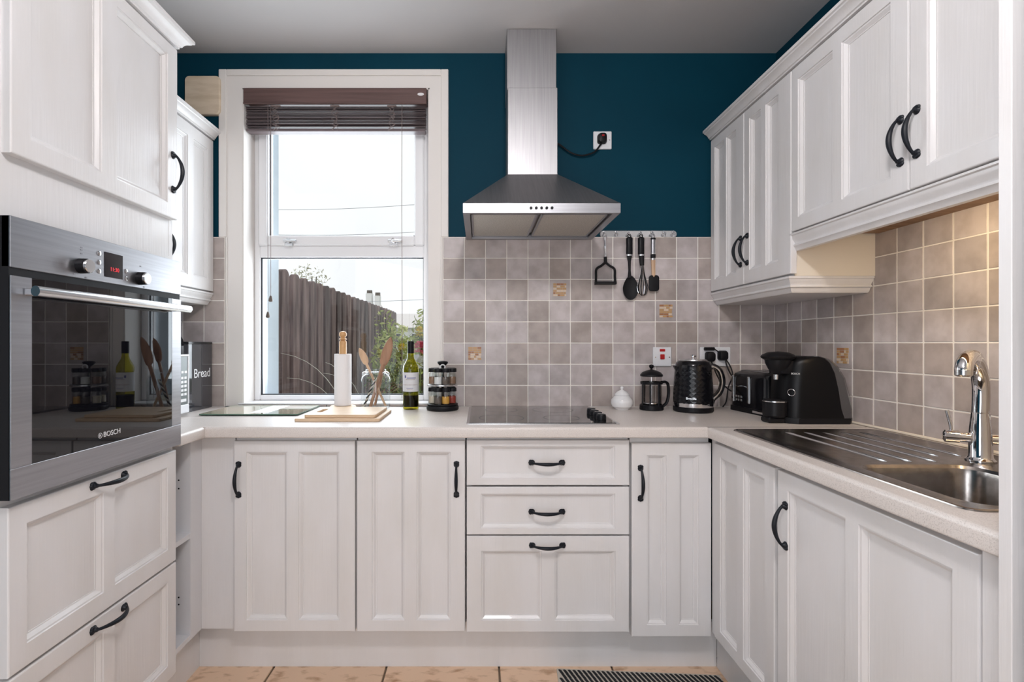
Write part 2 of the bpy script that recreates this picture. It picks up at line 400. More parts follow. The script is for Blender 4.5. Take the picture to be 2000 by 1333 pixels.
m = MB(); m.box(WX0, -1.11, FY1, 2.755, .9, 2.5); m.box(-.28, WX1, FY1, 2.755, .9, 2.5); m.box(-1.11, -.28, FY1, 2.755, 2.45, 2.5)
wb(m, 'outer_reveal', M['render_wall'])
m = MB(); m.box(WX0, WX1, FY1, 2.80, .90, .955, .003); wb(m, 'outer_sill', M['render_wall'])

# blind
bl = thing('wooden_blind', 'dark brown wooden venetian blind drawn up at the top of the window', 'blind', (-.69, 2.42, 2.27)); BO = Vector(bl.location)
def bb(m, n, ma, sharp=32):
    for i in range(len(m.v)): m.v[i] = tuple(Vector(m.v[i])-BO)
    return m.build(n, ma, bl, sharp)
v = bb(MB().box(-1.136, -.256, 2.395, 2.410, 2.388, 2.464, .003), 'valance', M['blind'])
m = MB().box(-1.136, -.256, 2.3925, 2.398, 2.386, 2.394, .002); bb(m, 'valance_moulding', M['blind'])
m = MB(); m.lathe([(.013, -.001), (.013, .001)], (0, 0, 0), 20, 'y'); 
for i in range(len(m.v)): m.v[i] = (m.v[i][0]*1.2-.283, m.v[i][1]+2.3945, m.v[i][2]*.55+2.432)
bb(m, 'maker_badge', M['print'])
bb(MB().box(-1.134, -.258, 2.420, 2.475, 2.405, 2.455, .003), 'headrail', M['blind'])
sm_ = MB().box(-.436, .436, -.024, .024, -.0014, .0014, .001).mesh('slat', M['slatm'])
for k in range(13):
    s_ = inst('slat', sm_, bl, Vector((-.70+random.uniform(-.002, .002), 2.448+random.uniform(-.003, .003), 2.292+k*.0078))-BO, (R(random.uniform(-7, 5)), 0, R(random.uniform(-.25, .25))))
bb(MB().box(-1.136, -.264, 2.424, 2.472, 2.268, 2.282, .004), 'bottom_rail', M['slatm'])
for x in (-.985, -.70, -.425):
    m = MB(); rnd = random.Random(int(x*100))
    for q in range(3):
        pts = [(x+rnd.uniform(-.018, .018), 2.418-.004*q, 2.39-k*.0095) for k in range(14)]
        m.tube(spline(pts, 3), .0011, 5)
    m.box(x-.022, x+.022, 2.406, 2.42, 2.380, 2.387, .002); bb(m, 'ladder_cord', M['cord'])
for x, zb in ((-1.033, 1.475), (-1.018, 1.395+.16)):
    pass
for x, zt in ((-1.027, 1.388), (-1.013, 1.466)):
    m = MB(); m.tube([(x, 2.42, 2.40), (x-.001, 2.422, 2.0), (x, 2.42, zt)], .0012, 6); bb(m, 'pull_cord', M['cord'])
    m = MB(); m.lathe([(.002, .030), (.005, .027), (.009, .012), (.010, .004), (.007, 0), (.0, -.001)], (x, 2.42, zt-.028), 14); bb(m, 'cord_acorn', M['acorn'])
m = MB(); m.tube([(-.377, 2.42, 2.40), (-.378, 2.421, 1.9), (-.376, 2.42, 1.4), (-.377, 2.42, .97)], .0014, 6); bb(m, 'pull_cord', M['cord'])

# ------------------------------------------------------------------ cabinet kit
def handle_mesh():
    m = MB(); N = 18; path = []; rs = []; fl = []
    for i in range(N+1):
        t = i/N; z = -.056+.112*t; y = -.008-.024*math.sin(PI*t)**.75
        path.append((0, y, z)); rs.append(.0036+.0030*math.sin(PI*t)**1.5); fl.append((1, 1))
    m.tube(path, rs, 10)
    for s_ in (-1, 1):
        m.lathe([(.0, -.011), (.005, -.011), (.0065, -.006), (.0085, -.003), (.0105, -.001), (.0105, 0)], (0, 0, s_*.054), 14, 'y')
        for a in (-50, 0, 50):
            t = R(a); c = (math.sin(t)*.006, 0, s_*(.058+math.cos(t)*.004))
            m.lathe([(.0, -.006), (.004, -.005), (.0062, -.002), (.0062, 0)], c, 10, 'y')
    return m.mesh('handle', M['iron'])
HM = handle_mesh()
PROF = [(0, 0), (.0012, .0035), (.0035, .0040), (.0050, .0042), (.0130, .0115), (.0158, .0120), (.0162, .0142)]
def door(par, x0, x1, z0, z1, panels=(), pz=None, handle=None, name='door', label=None, b=.003, th=.021, ma='paint'):
    """frame with moulded openings (front at local y=0); each flat panel and the handle are sub-parts"""
    pz = pz or (z0+.045, z1-.045); m = MB()
    xs = sorted({x0+b, x1-b, *[v for p in panels for v in p]}); zs = [z0+b, *(pz if panels else ()), z1-b]
    for i in range(len(xs)-1):
        for j in range(len(zs)-1):
            mid = (xs[i]+xs[i+1])/2
            if panels and j == 1 and any(p[0] < mid < p[1] for p in panels): continue
            m.add([(xs[i], 0, zs[j]), (xs[i+1], 0, zs[j]), (xs[i+1], 0, zs[j+1]), (xs[i], 0, zs[j+1])], [(0, 1, 2, 3)])
    def loop(ins, y):   # outer rim, subdivided to share the grid's vertices
        A, B, C, D = x0+ins, x1-ins, z0+ins, z1-ins
        xi = [A]+xs[1:-1]+[B]; zi = [C]+zs[1:-1]+[D]
        return [(x, y, C) for x in xi]+[(B, y, z) for z in zi[1:]]+[(x, y, D) for x in xi[::-1][1:]]+[(A, y, z) for z in zi[::-1][1:-1]]
    m.loft([loop(b, 0), loop(b*.3, b*.3), loop(0, b), loop(0, th)], False, True)
    for (a, c) in panels:
        L = [[(a+i, y, pz[0]+i), (c-i, y, pz[0]+i), (c-i, y, pz[1]-i), (a+i, y, pz[1]-i)] for i, y in PROF]
        m.loft(L, False, False)
    d = m.build(name, M[ma], par, 20)
    if label: d['label'] = label
    for (a, c) in panels:
        MB().box(a+.0145, c-.0145, .0138, .0190, pz[0]+.0145, pz[1]-.0145).build('panel', M[ma], d)
    if handle:
        hx, hz, o_ = handle
        h = inst('handle', HM, d, (hx, 0, hz), (0, R(90), 0) if o_ == 'h' else (0, 0, 0))
    return d
def carcass(par, x0, x1, y0, y1, z0, z1, ma='paint', top=False, t=.018):
    m = MB(); m.box(x0, x0+t, y0, y1, z0, z1); m.box(x1-t, x1, y0, y1, z0, z1); m.box(x0+t, x1-t, y0, y1, z0, z0+t); m.box(x0+t, x1-t, y1-.006, y1, z0+t, z1)
    if top: m.box(x0+t, x1-t, y0, y1-.006, z1-t, z1)
    else: m.box(x0+t, x1-t, y0, y0+.018, z1-.045, z1)
    return m.build('carcass', M[ma], par)

# base cabinets along the back wall: local x = world x - x0, front plane y = 1.84
FRY = 1.84
def back_cab(label, X0, X1, fronts, extra=None):
    t = thing('base_cabinet', label, 'cabinet', (X0, FRY, 0), 0)
    w = X1-X0; carcass(t, .001, w-.001, .022, .55, .172, .890)
    for f in fronts: door(t, *f[0], **f[1])
    return t
def L_(x, X0): return (x-937)/529.9-X0
X0 = -.9075; bc1 = back_cab('white two-panel base cabinet under the glass board, black handle on its left', X0, -.4575,
    [((.001, .4475, .172, .8755), dict(panels=((L_(481, X0), L_(561, X0)), (L_(583, X0), L_(663, X0))), pz=(.214, .835), handle=(L_(466, X0), .733, 'v')))])
MB().box(-.130, -.003, .020, .038, .172, .890).build('filler_panel', M['paint'], bc1)
X0 = -.4545; back_cab('white two-panel base cabinet below the wine bottle, black handle on its right', X0, -.0525,
    [((.001, .400, .172, .8765), dict(panels=((L_(726.5, X0), L_(790, X0)), (L_(814, X0), L_(880, X0))), pz=(.214, .835), handle=(L_(891.5, X0), .734, 'v')))])
X0 = -.0495; dc = thing('drawer_cabinet', 'white three-drawer base cabinet directly under the hob', 'cabinet', (X0, FRY, 0)); carcass(dc, .001, .601, .022, .55, .172, .890)
door(dc, .001, .601, .712, .8785, panels=((L_(939, X0), L_(1201, X0)),), pz=(.738, .857), handle=(L_(1068, X0), .796, 'h'), name='drawer')
door(dc, .001, .601, .530, .7055, panels=((L_(939, X0), L_(1201, X0)),), pz=(.553, .681), handle=(L_(1068, X0), .615, 'h'), name='drawer')
door(dc, .001, .601, .170, .524, panels=((L_(940, X0), L_(1058, X0)), (L_(1083, X0), L_(1202, X0))), pz=(.213, .470), handle=(L_(1069, X0), .491, 'h'), name='drawer')
X0 = .558; back_cab('narrow white base cabinet below the kettle, black handle on its left', X0, .853,
    [((.002, .296, .153, .8675), dict(panels=((L_(1263.5, X0), L_(1301.6, X0)), (L_(1326, X0), L_(1365, X0))), pz=(.196, .823), handle=(L_(1251, X0), .720, 'v')))])
# right run, front plane x=.85, local x = YS - y
def right_cab(label, YS, YE, fronts, name='base_cabinet', xf=.850, depth=.555, z=(.172, .890)):
    t = thing(name, label, 'cabinet', (xf, YS, 0), -PI/2)
    carcass(t, .001, YS-YE-.001, .022, depth, *z)
    for f in fronts: door(t, *f[0], **f[1])
    return t
CORNER = 1
YS = 1.812
def q(px, X, Y0): return Y0-X*975/(px-937)
rc1 = right_cab('white base cabinet in the right corner beside the sink cabinet, no handle', YS, 1.440,
    [((.001, .370, .172, .875), dict(panels=((q(1406, .85, YS), q(1439, .85, YS)), (q(1451, .85, YS), q(1493, .85, YS))), pz=(.214, .833)))])
MB().box(-.0265, -.001, .006, .030, .172, .890).build('corner_post', M['paint'], rc1)
YS = 1.4265
rc2 = right_cab('wide white sink cabinet under the basin, tall two-panel door with black handle', YS, .822,
    [((.001, .5765, .172, .875), dict(panels=((q(1538, .85, YS), q(1651, .85, YS)), (q(1676, .85, YS), q(1860, .85, YS))), pz=(.214, .829), handle=(q(1524, .835, YS), .728, 'v')))])
MB().box(.5785, .606, .004, .022, .172, .890).build('end_filler', M['paint'], rc2)
# plinths
tag(MB().box(-1.071, .905, 1.908, 1.926, 0, .1715).build('plinth', M['paint']), 'white plinth board under the back row of cabinets', 'plinth')
tag(MB().box(.905, .923, .80, 1.905, 0, .1715).build('plinth', M['paint']), 'white plinth board under the sink-side cabinets', 'plinth')
tag(MB().box(-1.092, -1.0715, 1.66, 1.926, 0, .1715).build('plinth', M['paint']), 'white plinth board under the open shelf unit', 'plinth')
# open shelf unit at the left end: front x=-1.036
sh = thing('open_shelf_unit', 'narrow white open shelf unit between the oven tower and the corner', 'shelf', (-1.036, 1.66, 0), PI/2)
m = MB(); m.box(.128, .199, 0, .018, .172, .890); m.box(.128, .146, .018, .54, .172, .890); m.build('side_panel', M['carcass'], sh)
MB().box(.001, .010, 0, .54, .172, .890).build('side_panel', M['carcass'], sh)
MB().box(.010, .128, .53, .54, .172, .890).build('back_panel', M['carcass'], sh)
for z in (.172, .537): MB().box(.0105, .1275, .001, .53, z, z+.018).build('shelf', M['carcass'], sh)
for z in (.30, .325, .715, .745): MB().lathe([(.0030, -.0008), (.0030, .0005)], (.1279, .03+.012, z), 10, 'x').build('peg_hole', M['black_mat'], sh)
# ------------------------------------------------------------------ worktops
def edge_prof(xf, xb, z0=.892, z1=.932, r=.011, n=5):
    """cross-section (across, z) with rounded nose at xf"""
    s_ = 1 if xb > xf else -1; pts = [(xb, z0), (xb, z1)]
    for k in range(n+1):
        a = R(90*k/n); pts.append((xf+s_*(r-r*math.sin(a)), z1-r+r*math.cos(a)))
    for k in range(n+1):
        a = R(90*k/n); pts.append((xf+s_*(.005-.005*math.cos(a)), z0+.005-.005*math.sin(a)))
    return pts
m = MB(); m.prism([(a, b) for a, b in edge_prof(1.808, 2.396)], -.997, .8255, 'x'); m.box(.8255, 1.417, 1.8085, 2.396, .892, .932)
m.box(-1.59, -.997, 1.8085, 2.396, .892, .932)
tag(m.build('worktop', M['worktop']), 'speckled cream worktop along the back wall under the window', 'worktop')
m = MB(); BX0, BX1, BY0, BY1 = .925, 1.215, .925, 1.243
m.prism([(a, b) for a, b in edge_prof(.826, BX0)], .782, 1.8075, 'y')
m.box(BX0, BX1, BY1, 1.8075, .892, .932); m.box(BX0, BX1, .782, BY0, .892, .932); m.box(BX1, 1.417, .782, 1.8075, .892, .932)
tag(m.build('worktop', M['worktop']), 'speckled cream worktop holding the steel sink', 'worktop')
m = MB(); m.prism([(a, b) for a, b in edge_prof(-.996, -1.59)], 1.662, 1.8075, 'y')
tag(m.build('worktop', M['worktop']), 'short speckled worktop piece between the oven tower and the window corner', 'worktop')
m = MB(); m.box(.8250, 1.40, 1.8060, 1.8092, .9321, .9326); tag(m.build('joint_strip', M['gasket']), 'thin dark joint strip between sink worktop and back worktop', 'strip')

# ------------------------------------------------------------------ oven tower (left): front plane x=-1.0, local x = y - 1.062
TY = 1.062
tw = thing('oven_tower', 'tall white cabinet housing the built-in oven', 'cabinet', (-1.0, TY, 0), PI/2)
m = MB(); m.box(0, .018, .021, .58, .13, 2.212); m.box(.578, .596, .021, .58, .13, 2.212); m.box(.018, .578, .57, .58, .13, 2.212)
m.box(.018, .578, .021, .57, .885, .903); m.box(.018, .578, .021, .57, 1.505, 1.523); m.box(.018, .578, .021, .57, 2.19, 2.212)
m.build('carcass', M['paint'], tw)
MB().box(.018, .578, .0215, .036, 1.523, 1.650).build('filler_panel', M['paint'], tw)
yy = lambda px: 975/(937-px)-TY
door(tw, .003, .590, 1.643, 2.205, panels=((yy(60), yy(200)), (yy(229), yy(328))), pz=(1.688, 2.166), handle=(.565, 1.793, 'v'))
door(tw, -.003, .583, .522, .885, panels=((yy(52.5), yy(203)), (yy(224.6), yy(328))), pz=(.572, .838), handle=(.285, .866, 'h'), name='drawer')
door(tw, -.003, .583, .150, .515, panels=((yy(52.5), yy(203)), (yy(224.6), yy(328))), pz=(.198, .468), handle=(.285, .493, 'h'), name='drawer')
tag(MB().box(-1.09, -1.071, 1.062, 1.655, 0, .129).build('plinth', M['paint']), 'white plinth board under the oven tower', 'plinth')

ov = thing('built_in_oven', 'stainless steel built-in oven with dark glass door in the tall cabinet', 'oven', (-.980, 1.042, .905), PI/2)
m = MB(); m.box(.010, .572, .042, .50, .004, .592); m.build('oven_body', M['black_soft'], ov)
m = MB(); m.box(0, .594, 0, .019, .490, .598, .0012); m.build('control_panel', M['steel'], ov)
m = MB(); m.box(0, .594, .0035, .0405, .0005, .5975); m.box(.004, .590, .006, .02, .470, .490); m.build('side_trim', M['black_mat'], ov)
dr = MB(); dr.box(0, .594, -.001, .0025, 0, .066, .0008); dr.box(0, .050, -.001, .0025, .066, .473, .0008); dr.box(.546, .594, -.001, .0025, .066, .473, .0008)
d = dr.build('door', M['steel'], ov)
MB().box(.050, .546, -.0005, .0028, .066, .473).build('door_glass', M['ovenglass'], d)
m = MB(); m.tube([(.014, -.040, .441), (.575, -.040, .441)], .0125, 14, flat=(.92, .8)); m.box(.030, .052, -.036, 0, .432, .450, .003); m.box(.545, .567, -.036, 0, .432, .450, .003)
m.build('handle', M['chrome_soft'], d)
text('lettering', 'BOSCH', .019, (.288, -.0008, .092), (R(90), 0, 0), M['print'], d)
m = MB(); 
for k in range(24):
    a, b_ = 2*PI*k/24, 2*PI*(k+1)/24
    m.add([(.246+.0072*math.cos(a), -.0010, .092+.0072*math.sin(a)), (.246+.0072*math.cos(b_), -.0010, .092+.0072*math.sin(b_)), (.246+.0060*math.cos(b_), -.0010, .092+.0060*math.sin(b_)), (.246+.0060*math.cos(a), -.0010, .092+.0060*math.sin(a))], [(0, 1, 2, 3)])
m.box(.2435, .2445, -.0011, -.0006, .0875, .0965); m.box(.2475, .2485, -.0011, -.0006, .0875, .0965); m.box(.2440, .2480, -.0011, -.0006, .0915, .0925)
m.build('emblem', M['print'], d)
for x, z in ((.183, .520), (.395, .517)):
    k = MB(); k.lathe([(.0185, 0), (.0180, -.018), (.0165, -.019)], (x, 0, z), 28, 'y'); kb = k.build('knob', M['black_soft'], ov)
    MB().lathe([(.0165, -.0188), (.0168, -.0235), (.0155, -.0250)], (x, 0, z), 28, 'y').build('knob_cap', M['chrome_soft'], kb)
ds = MB().box(.262, .327, -.0012, .002, .505, .570).build('display', M['display'], ov)
text('digits', '11:30', .015, (.296, -.0016, .527), (R(90), 0, 0), M['red_led'], ds)
bm_ = MB().lathe([(.0058, .001), (.0058, -.0015), (.0045, -.0022)], (0, 0, 0), 18, 'y').mesh('button', M['chrome_soft'])
rm_ = MB().lathe([(.0070, .001), (.0070, -.0004)], (0, 0, 0), 18, 'y').mesh('button_ring', M['print_grey'])
for x, z in ((.243, .562), (.243, .539), (.243, .516), (.341, .530), (.341, .510)):
    bt = inst('button', bm_, ov, (x, 0, z)); inst('button_ring', rm_, bt)
m = MB(); 
for x, z in ((.186, .566), (.186, .560), (.186, .551), (.40, .553), (.165, .498), (.200, .494), (.415, .495)): m.box(x-.003, x+.003, -.0006, .001, z-.0015, z+.0015)
m.build('symbol_print', M['print_grey'], ov)

# ------------------------------------------------------------------ wall cabinets
def wallcab(label, loc, rz, W_, z0, z1, fronts, depth=.315, ma='paint'):
    t = thing('wall_cabinet', label, 'cabinet', loc, rz)
    carcass(t, 0, W_, .022, depth, z0, z1, ma, True)
    for f in fronts: door(t, *f[0], **f[1])
    return t
XW = 1.108; Y0 = 2.396
qq = lambda px: Y0-XW*975/(px-937)
w1 = wallcab('tall white wall cabinet in the right corner with two black-handled doors', (XW, Y0, 0), -PI/2, .598, 1.478, 2.212,
    [((.001, .299, 1.485, 2.206), dict(panels=((.040, .132), (.150, .236)), pz=(1.538, 2.163), handle=(.276, 1.626, 'v'))),
     ((.302, .617, 1.485, 2.206), dict(panels=((.342, .426), (.460, .543)), pz=(1.538, 2.163), handle=(.345-.016, 1.626, 'v')))], .310)
MB().box(.600, .606, .022, .310, 1.478, 2.212).build('end_panel', M['cream'], w1)['label'] = 'cream end panel'
Y1 = 1.775
w2 = wallcab('short white wall cabinet above the draining board with handle at its near edge', (XW, Y1, 0), -PI/2, .486, 1.634, 2.212,
    [((.001, .484, 1.632, 2.206), dict(panels=((.024+.012, .207), (.245, .428)), pz=(1.676, 2.158), handle=(.461, 1.768, 'v')))], .310)
w3 = wallcab('short white wall cabinet beside the tall end panel, handle at its far edge', (XW, 1.288, 0), -PI/2, .498, 1.634, 2.212,
    [((.001, .497, 1.632, 2.206), dict(panels=((.050, .233), (.273, .452)), pz=(1.676, 2.158), handle=(.023, 1.772, 'v')))], .310)
for w_, a in ((w2, .486), (w3, .498)): MB().box(0, a, .022, .310, 1.627, 1.633).build('underside', M['brown'], w_)
XWL = -1.2775
wl_ = thing('wall_cabinet', 'white wall cabinet left of the window above the bread bin', 'cabinet', (XWL, 1.664, 0), PI/2)
carcass(wl_, 0, .732, .022, .318, 1.478, 2.212, 'paint', True)
door(wl_, .352, .731, 1.485, 2.206, panels=((.395, .522), (.566, .684)), pz=(1.538, 2.150), handle=(.373, 1.640, 'v'))
door(wl_, .003, .349, 1.485, 2.206, panels=((.045, .155), (.197, .305)), pz=(1.538, 2.150))

def rect_loft(m, x0, x1, y0, y1, prof, sides):
    """sides: set of 'x0','x1','y0','y1' that move outwards by the profile's offset"""
    loops = []
    for off, z in prof:
        a = x0-(off if 'x0' in sides else 0); b_ = x1+(off if 'x1' in sides else 0); c = y0-(off if 'y0' in sides else 0); d_ = y1+(off if 'y1' in sides else 0)
        loops.append([(a, c, z), (b_, c, z), (b_, d_, z), (a, d_, z)])
    m.loft(loops)
CP = [(0, 2.2125), (.003, 2.2125), (.003, 2.218), (.008, 2.220), (.012, 2.228), (.019, 2.236), (.028, 2.240), (.030, 2.244), (.036, 2.246), (.036, 2.256), (.032, 2.258)]
m = MB(); rect_loft(m, 1.108, 1.425, .782, 2.400, CP, {'x0'}); tag(m.build('cornice', M['paint']), 'white moulded cornice along the right-hand wall cabinets', 'moulding')
m = MB(); rect_loft(m, -1.595, -1.2775, 1.665, 2.400, CP, {'x1'}); tag(m.build('cornice', M['paint']), 'white moulded cornice on the small wall cabinet by the window', 'moulding')
m = MB(); rect_loft(m, -1.595, -1.000, 1.062, 1.655, [(o, z) for o, z in CP], {'x1', 'y1'}); o_ = m.build('cornice', M['paint']); tag(o_, 'white moulded cornice crowning the oven tower', 'moulding')
PP = [(.0, 1.4775), (.0, 1.470), (-.004, 1.468), (-.006, 1.462), (-.013, 1.454), (-.016, 1.448), (-.012, 1.446), (-.012, 1.440), (-.020, 1.436), (-.024, 1.426), (-.030, 1.420)]
m = MB(); rect_loft(m, 1.108, 1.416, 1.790, 2.395, PP, {'x0', 'y0'}); tag(m.build('pelmet', M['paint']), 'white moulded pelmet under the tall right-hand wall cabinet', 'moulding')
m = MB(); rect_loft(m, -1.595, -1.2775, 1.665, 2.395, PP, {'x1'}); tag(m.build('pelmet', M['paint']), 'white moulded pelmet under the wall cabinet by the window', 'moulding')
pf = [(1.108, 1.6265), (1.108, 1.621), (1.112, 1.618), (1.114, 1.606), (1.122, 1.596), (1.124, 1.590), (1.118, 1.588), (1.118, 1.582), (1.124, 1.576), (1.128, 1.566), (1.146, 1.566), (1.146, 1.6265)]
m = MB(); m.prism(pf, .782, 1.786, 'y'); tag(m.build('pelmet', M['paint']), 'white moulded pelmet under the two short wall cabinets', 'moulding')
# under-cabinet lamp fitting
lf = thing('strip_lamp', 'slim warm strip lamp under the short wall cabinets', 'lamp', (1.165, 1.12, 1.626))
MB().box(-.016, .016, -.33, .33, -.010, 0, .002).build('lamp_housing', M['white_plastic'], lf)
# ------------------------------------------------------------------ end panel and fridge
tag(MB().box(.810, 1.42, .760, .780, 0, 2.55, .001).build('end_panel', M['paint']), 'tall white end panel between the sink run and the fridge', 'panel')
fr = thing('fridge_freezer', 'silver grey fridge freezer at the right edge beyond the white panel', 'fridge', (1.12, .45, 0))
MB().box(-.27, .29, -.29, .300, .02, 1.95, .006).build('fridge_body', M['fridge_edge'], fr)
MB().box(-.305, -.272, -.29, .292, .918, 1.94, .010, seg=3).build('door', M['fridge'], fr)
MB().box(-.305, -.272, -.29, .292, .06, .896, .010, seg=3).build('door', M['fridge'], fr)
m = MB(); m.tube([(-.309, .27, .896), (-.322, .10, .890), (-.322, -.10, .890), (-.309, -.27, .896)], .007, 8); m.build('handle_strip', M['chrome_soft'], fr)
m = MB()
for x in (-.2, .22):
    for y in (-.22, .22): m.lathe([(.02, 0), (.02, .02)], (x, y, 0), 12)
m.build('foot', M['black_soft'], fr)

# ------------------------------------------------------------------ extractor hood
hd = thing('extractor_hood', 'stainless steel chimney extractor hood over the hob', 'hood', (.235, 2.409, 1.733)); HO = Vector(hd.location)
def hb(m, n, ma, sharp=32):
    for i in range(len(m.v)): m.v[i] = tuple(Vector(m.v[i])-HO)
    return m.build(n, ma, hd, sharp)
HB = 2.3965
hb(MB().box(.1215, .3410, 2.222, HB, 2.365, 2.636, .0012), 'upper_duct', M['steel_h'])
hb(MB().box(.1245, .3455, 2.216, HB, 1.985, 2.372, .0015), 'lower_duct', M['steel_h'])
m = MB(); m.loft([[(-.064, 1.90, 1.770), (.536, 1.90, 1.770), (.536, HB, 1.770), (-.064, HB, 1.770)], [(.1245, 2.216, 1.987), (.3455, 2.216, 1.987), (.3455, HB, 1.987), (.1245, HB, 1.987)]])
hb(m, 'canopy', M['steel_h'])
m = MB(); o4 = [(-.064, 1.90), (.536, 1.90), (.536, HB), (-.064, HB)]; i4 = [(-.038, 1.918), (.510, 1.918), (.510, HB-.03), (-.038, HB-.03)]
m.loft([[(x, y, 1.7695) for x, y in o4], [(x, y, 1.733) for x, y in o4], [(x, y, 1.733) for x, y in i4], [(x, y, 1.750) for x, y in i4]], True, False)
hb(m, 'rim', M['steel'])
hb(MB().box(-.037, .509, 1.919, HB-.031, 1.757, 1.763), 'inner_plate', M['steel_h'])
for a, b_ in ((-.034, .228), (.243, .505)):
    f_ = hb(MB().box(a, b_, 1.955, HB-.036, 1.743, 1.754, .002), 'grease_filter', M['filter'])
    m = MB()
    for (xa, xb, ya, yb) in ((a, a+.008, 1.955, HB-.036), (b_-.008, b_, 1.955, HB-.036), (a, b_, 1.955, 1.963), (a, b_, HB-.044, HB-.036)): m.box(xa, xb, ya, yb, 1.7405, 1.744, .001)
    for i in range(len(m.v)): m.v[i] = tuple(Vector(m.v[i])-HO)
    m.build('filter_frame', M['steel'], f_)
for a in (.065, .325): hb(MB().box(a, a+.075, 1.925, 1.950, 1.745, 1.757, .002), 'hood_lamp_cover', M['chrome_soft'])
for k in range(5): hb(MB().lathe([(.0052, 1.901), (.0052, 1.896), (.004, 1.8945)], (.195+k*.020, 0, 1.7515), 14, 'y'), 'button', M['black_soft'])

# plug, socket and cable for the hood
def plug(par, loc, name='plug', cz=-1):
    m = MB(); m.loft([rrect(-.022, .022, -.024, .024, .012, 0), rrect(-.022, .022, -.024, .024, .012, .012), rrect(-.018, .018, -.021, .021, .012, .026), rrect(-.010, .010, -.012, .012, .009, .029)])
    m.xf(Matrix.Rotation(R(90), 4, 'X'))
    o = m.build(name, M['black_soft'], par, loc=loc); return o
sk = thing('single_socket', 'white single socket plate on the teal wall right of the hood', 'socket', (.5905, 2.409, 2.214))
MB().box(-.044, .044, -.010, 0, -.043, .043, .003).build('faceplate', M['white_plastic'], sk)
m = MB(); m.lathe([(.003, -.0112), (.003, -.009)], (.033, 0, 0), 10, 'y'); m.build('screw', M['chrome_soft'], sk)
pl = thing('hood_plug', 'black plug with a curved cable running to the extractor hood', 'plug', (.586, 2.3985, 2.217))
plug(pl, (0, 0, 0))
MB().box(-.006, .006, -.0308, -.028, .004, .012, .001).build('fuse_flap', M['red'], pl)
m = MB(); m.tube(spline([(.0, -.012, -.02), (-.010, -.012, -.032), (-.040, -.010, -.066), (-.095, -.006, -.080), (-.150, -.006, -.066), (-.200, -.006, -.030), (-.239, -.004, -.008)]), .0042, 8); m.build('cable', M['black_soft'], pl)

# wall plaque
wp = tag(MB().loft([[(x, -.0, z) for x, z, _ in rrect(-.0845, .0845, -.0925, .0925, .022, 0)], [(x, -.020, z) for x, z, _ in rrect(-.0845, .0845, -.0925, .0925, .022, 0)], [(x, -.024, z) for x, z, _ in rrect(-.081, .081, -.089, .089, .020, 0)]]).build('wall_box', M['birch'], loc=(-1.327, 2.409, 2.425)),
    'pale wooden rounded square box on the teal wall above the left wall cabinet', 'wall box')

# ------------------------------------------------------------------ hook rail and hanging tools
hr = thing('hook_rail', 'chrome hook rail on the wall at the top edge of the tiles', 'rail', (.7635, 2.409, 1.763))
m = MB(); m.loft([[(x, y, z) for x, z, _ in rrect(-.186, .186, -.017, .017, .0165, 0)] for y in (0, -.006)]+[[(x, -.0085, z) for x, z, _ in rrect(-.183, .183, -.014, .014, .0135, 0)]]); m.build('rail_plate', M['chrome_soft'], hr)
hookx = [-.166+.0563*k for k in range(7)]; hookx = [-.167, -.108, -.050, .006, .063, .121, .166]
for x in hookx:
    m = MB(); m.tube(spline([(0, -.008, .010), (0, -.016, .006), (.001, -.020, -.006), (0, -.026, -.012), (0, -.034, -.006), (0, -.036, .004)], 4), .0028, 8); m.lathe([(.0, -.012), (.005, -.011), (.006, -.008)], (0, 0, .010), 10, 'y')
    m.build('hook', M['chrome'], hr, loc=(x, 0, 0))
def tool(name, label, x): return thing(name, label, 'utensil', (.7635+x, 2.409-.029, 1.763-.010), 0, None)
t = tool('potato_masher', 'potato masher with black head and steel handle hanging from the rail', -.167+.0)
def loopring(m, r=.009, z=-.006, th=.0022): m.tube([(r*math.sin(a), 0, z+r*math.cos(a)) for a in [2*PI*k/18 for k in range(19)]], th, 6)
m = MB(); loopring(m); m.tube([(0, 0, -.012), (.001, 0, -.05), (.002, 0, -.108)], [.0045, .0062, .0058], 10); m.build('handle', M['chrome'], t)
m = MB(); m.tube([(.002, 0, -.104), (.003, 0, -.132)], .0075, 10)
m.tube(spline([(.003, 0, -.130), (-.016, 0, -.146), (-.040, 0, -.163), (-.042, 0, -.20), (-.043, 0, -.228)], 4), .0058, 8)
m.tube(spline([(.003, 0, -.130), (.022, 0, -.146), (.046, 0, -.163), (.048, 0, -.20), (.050, 0, -.228)], 4), .0058, 8)
m.loft([rrect(-.047, .053, -.022, .022, .010, z_) for z_ in (-.236, -.224)]); m.build('masher_head', M['black_mat'], t)
t = tool('serving_spoon', 'black serving spoon with wide oval bowl hanging beside the whisk', -.050)
def grip(m): m.tube([(0, 0, -.010), (0, 0, -.03), (.001, 0, -.095)], [.0125, .0150, .0150], 14, flat=(.7, 1))
def grip_oriented(m, x0=0):
    m.loft([[(x0+w*math.cos(2*PI*j/14), d*math.sin(2*PI*j/14), z) for j in range(14)] for z, w, d in ((-.010, .010, .007), (-.016, .0155, .009), (-.05, .0150, .010), (-.090, .0155, .010), (-.093, .014, .009))])
m = MB(); grip_oriented(m); loopring(m, .007, -.004, .0022); m.build('handle', M['black_soft'], t)
m = MB(); m.loft([[(w*math.cos(2*PI*j/14), w*.7*math.sin(2*PI*j/14), z) for j in range(14)] for z, w in ((-.093, .015), (-.100, .0145))]); m.build('collar', M['chrome_soft'], t)
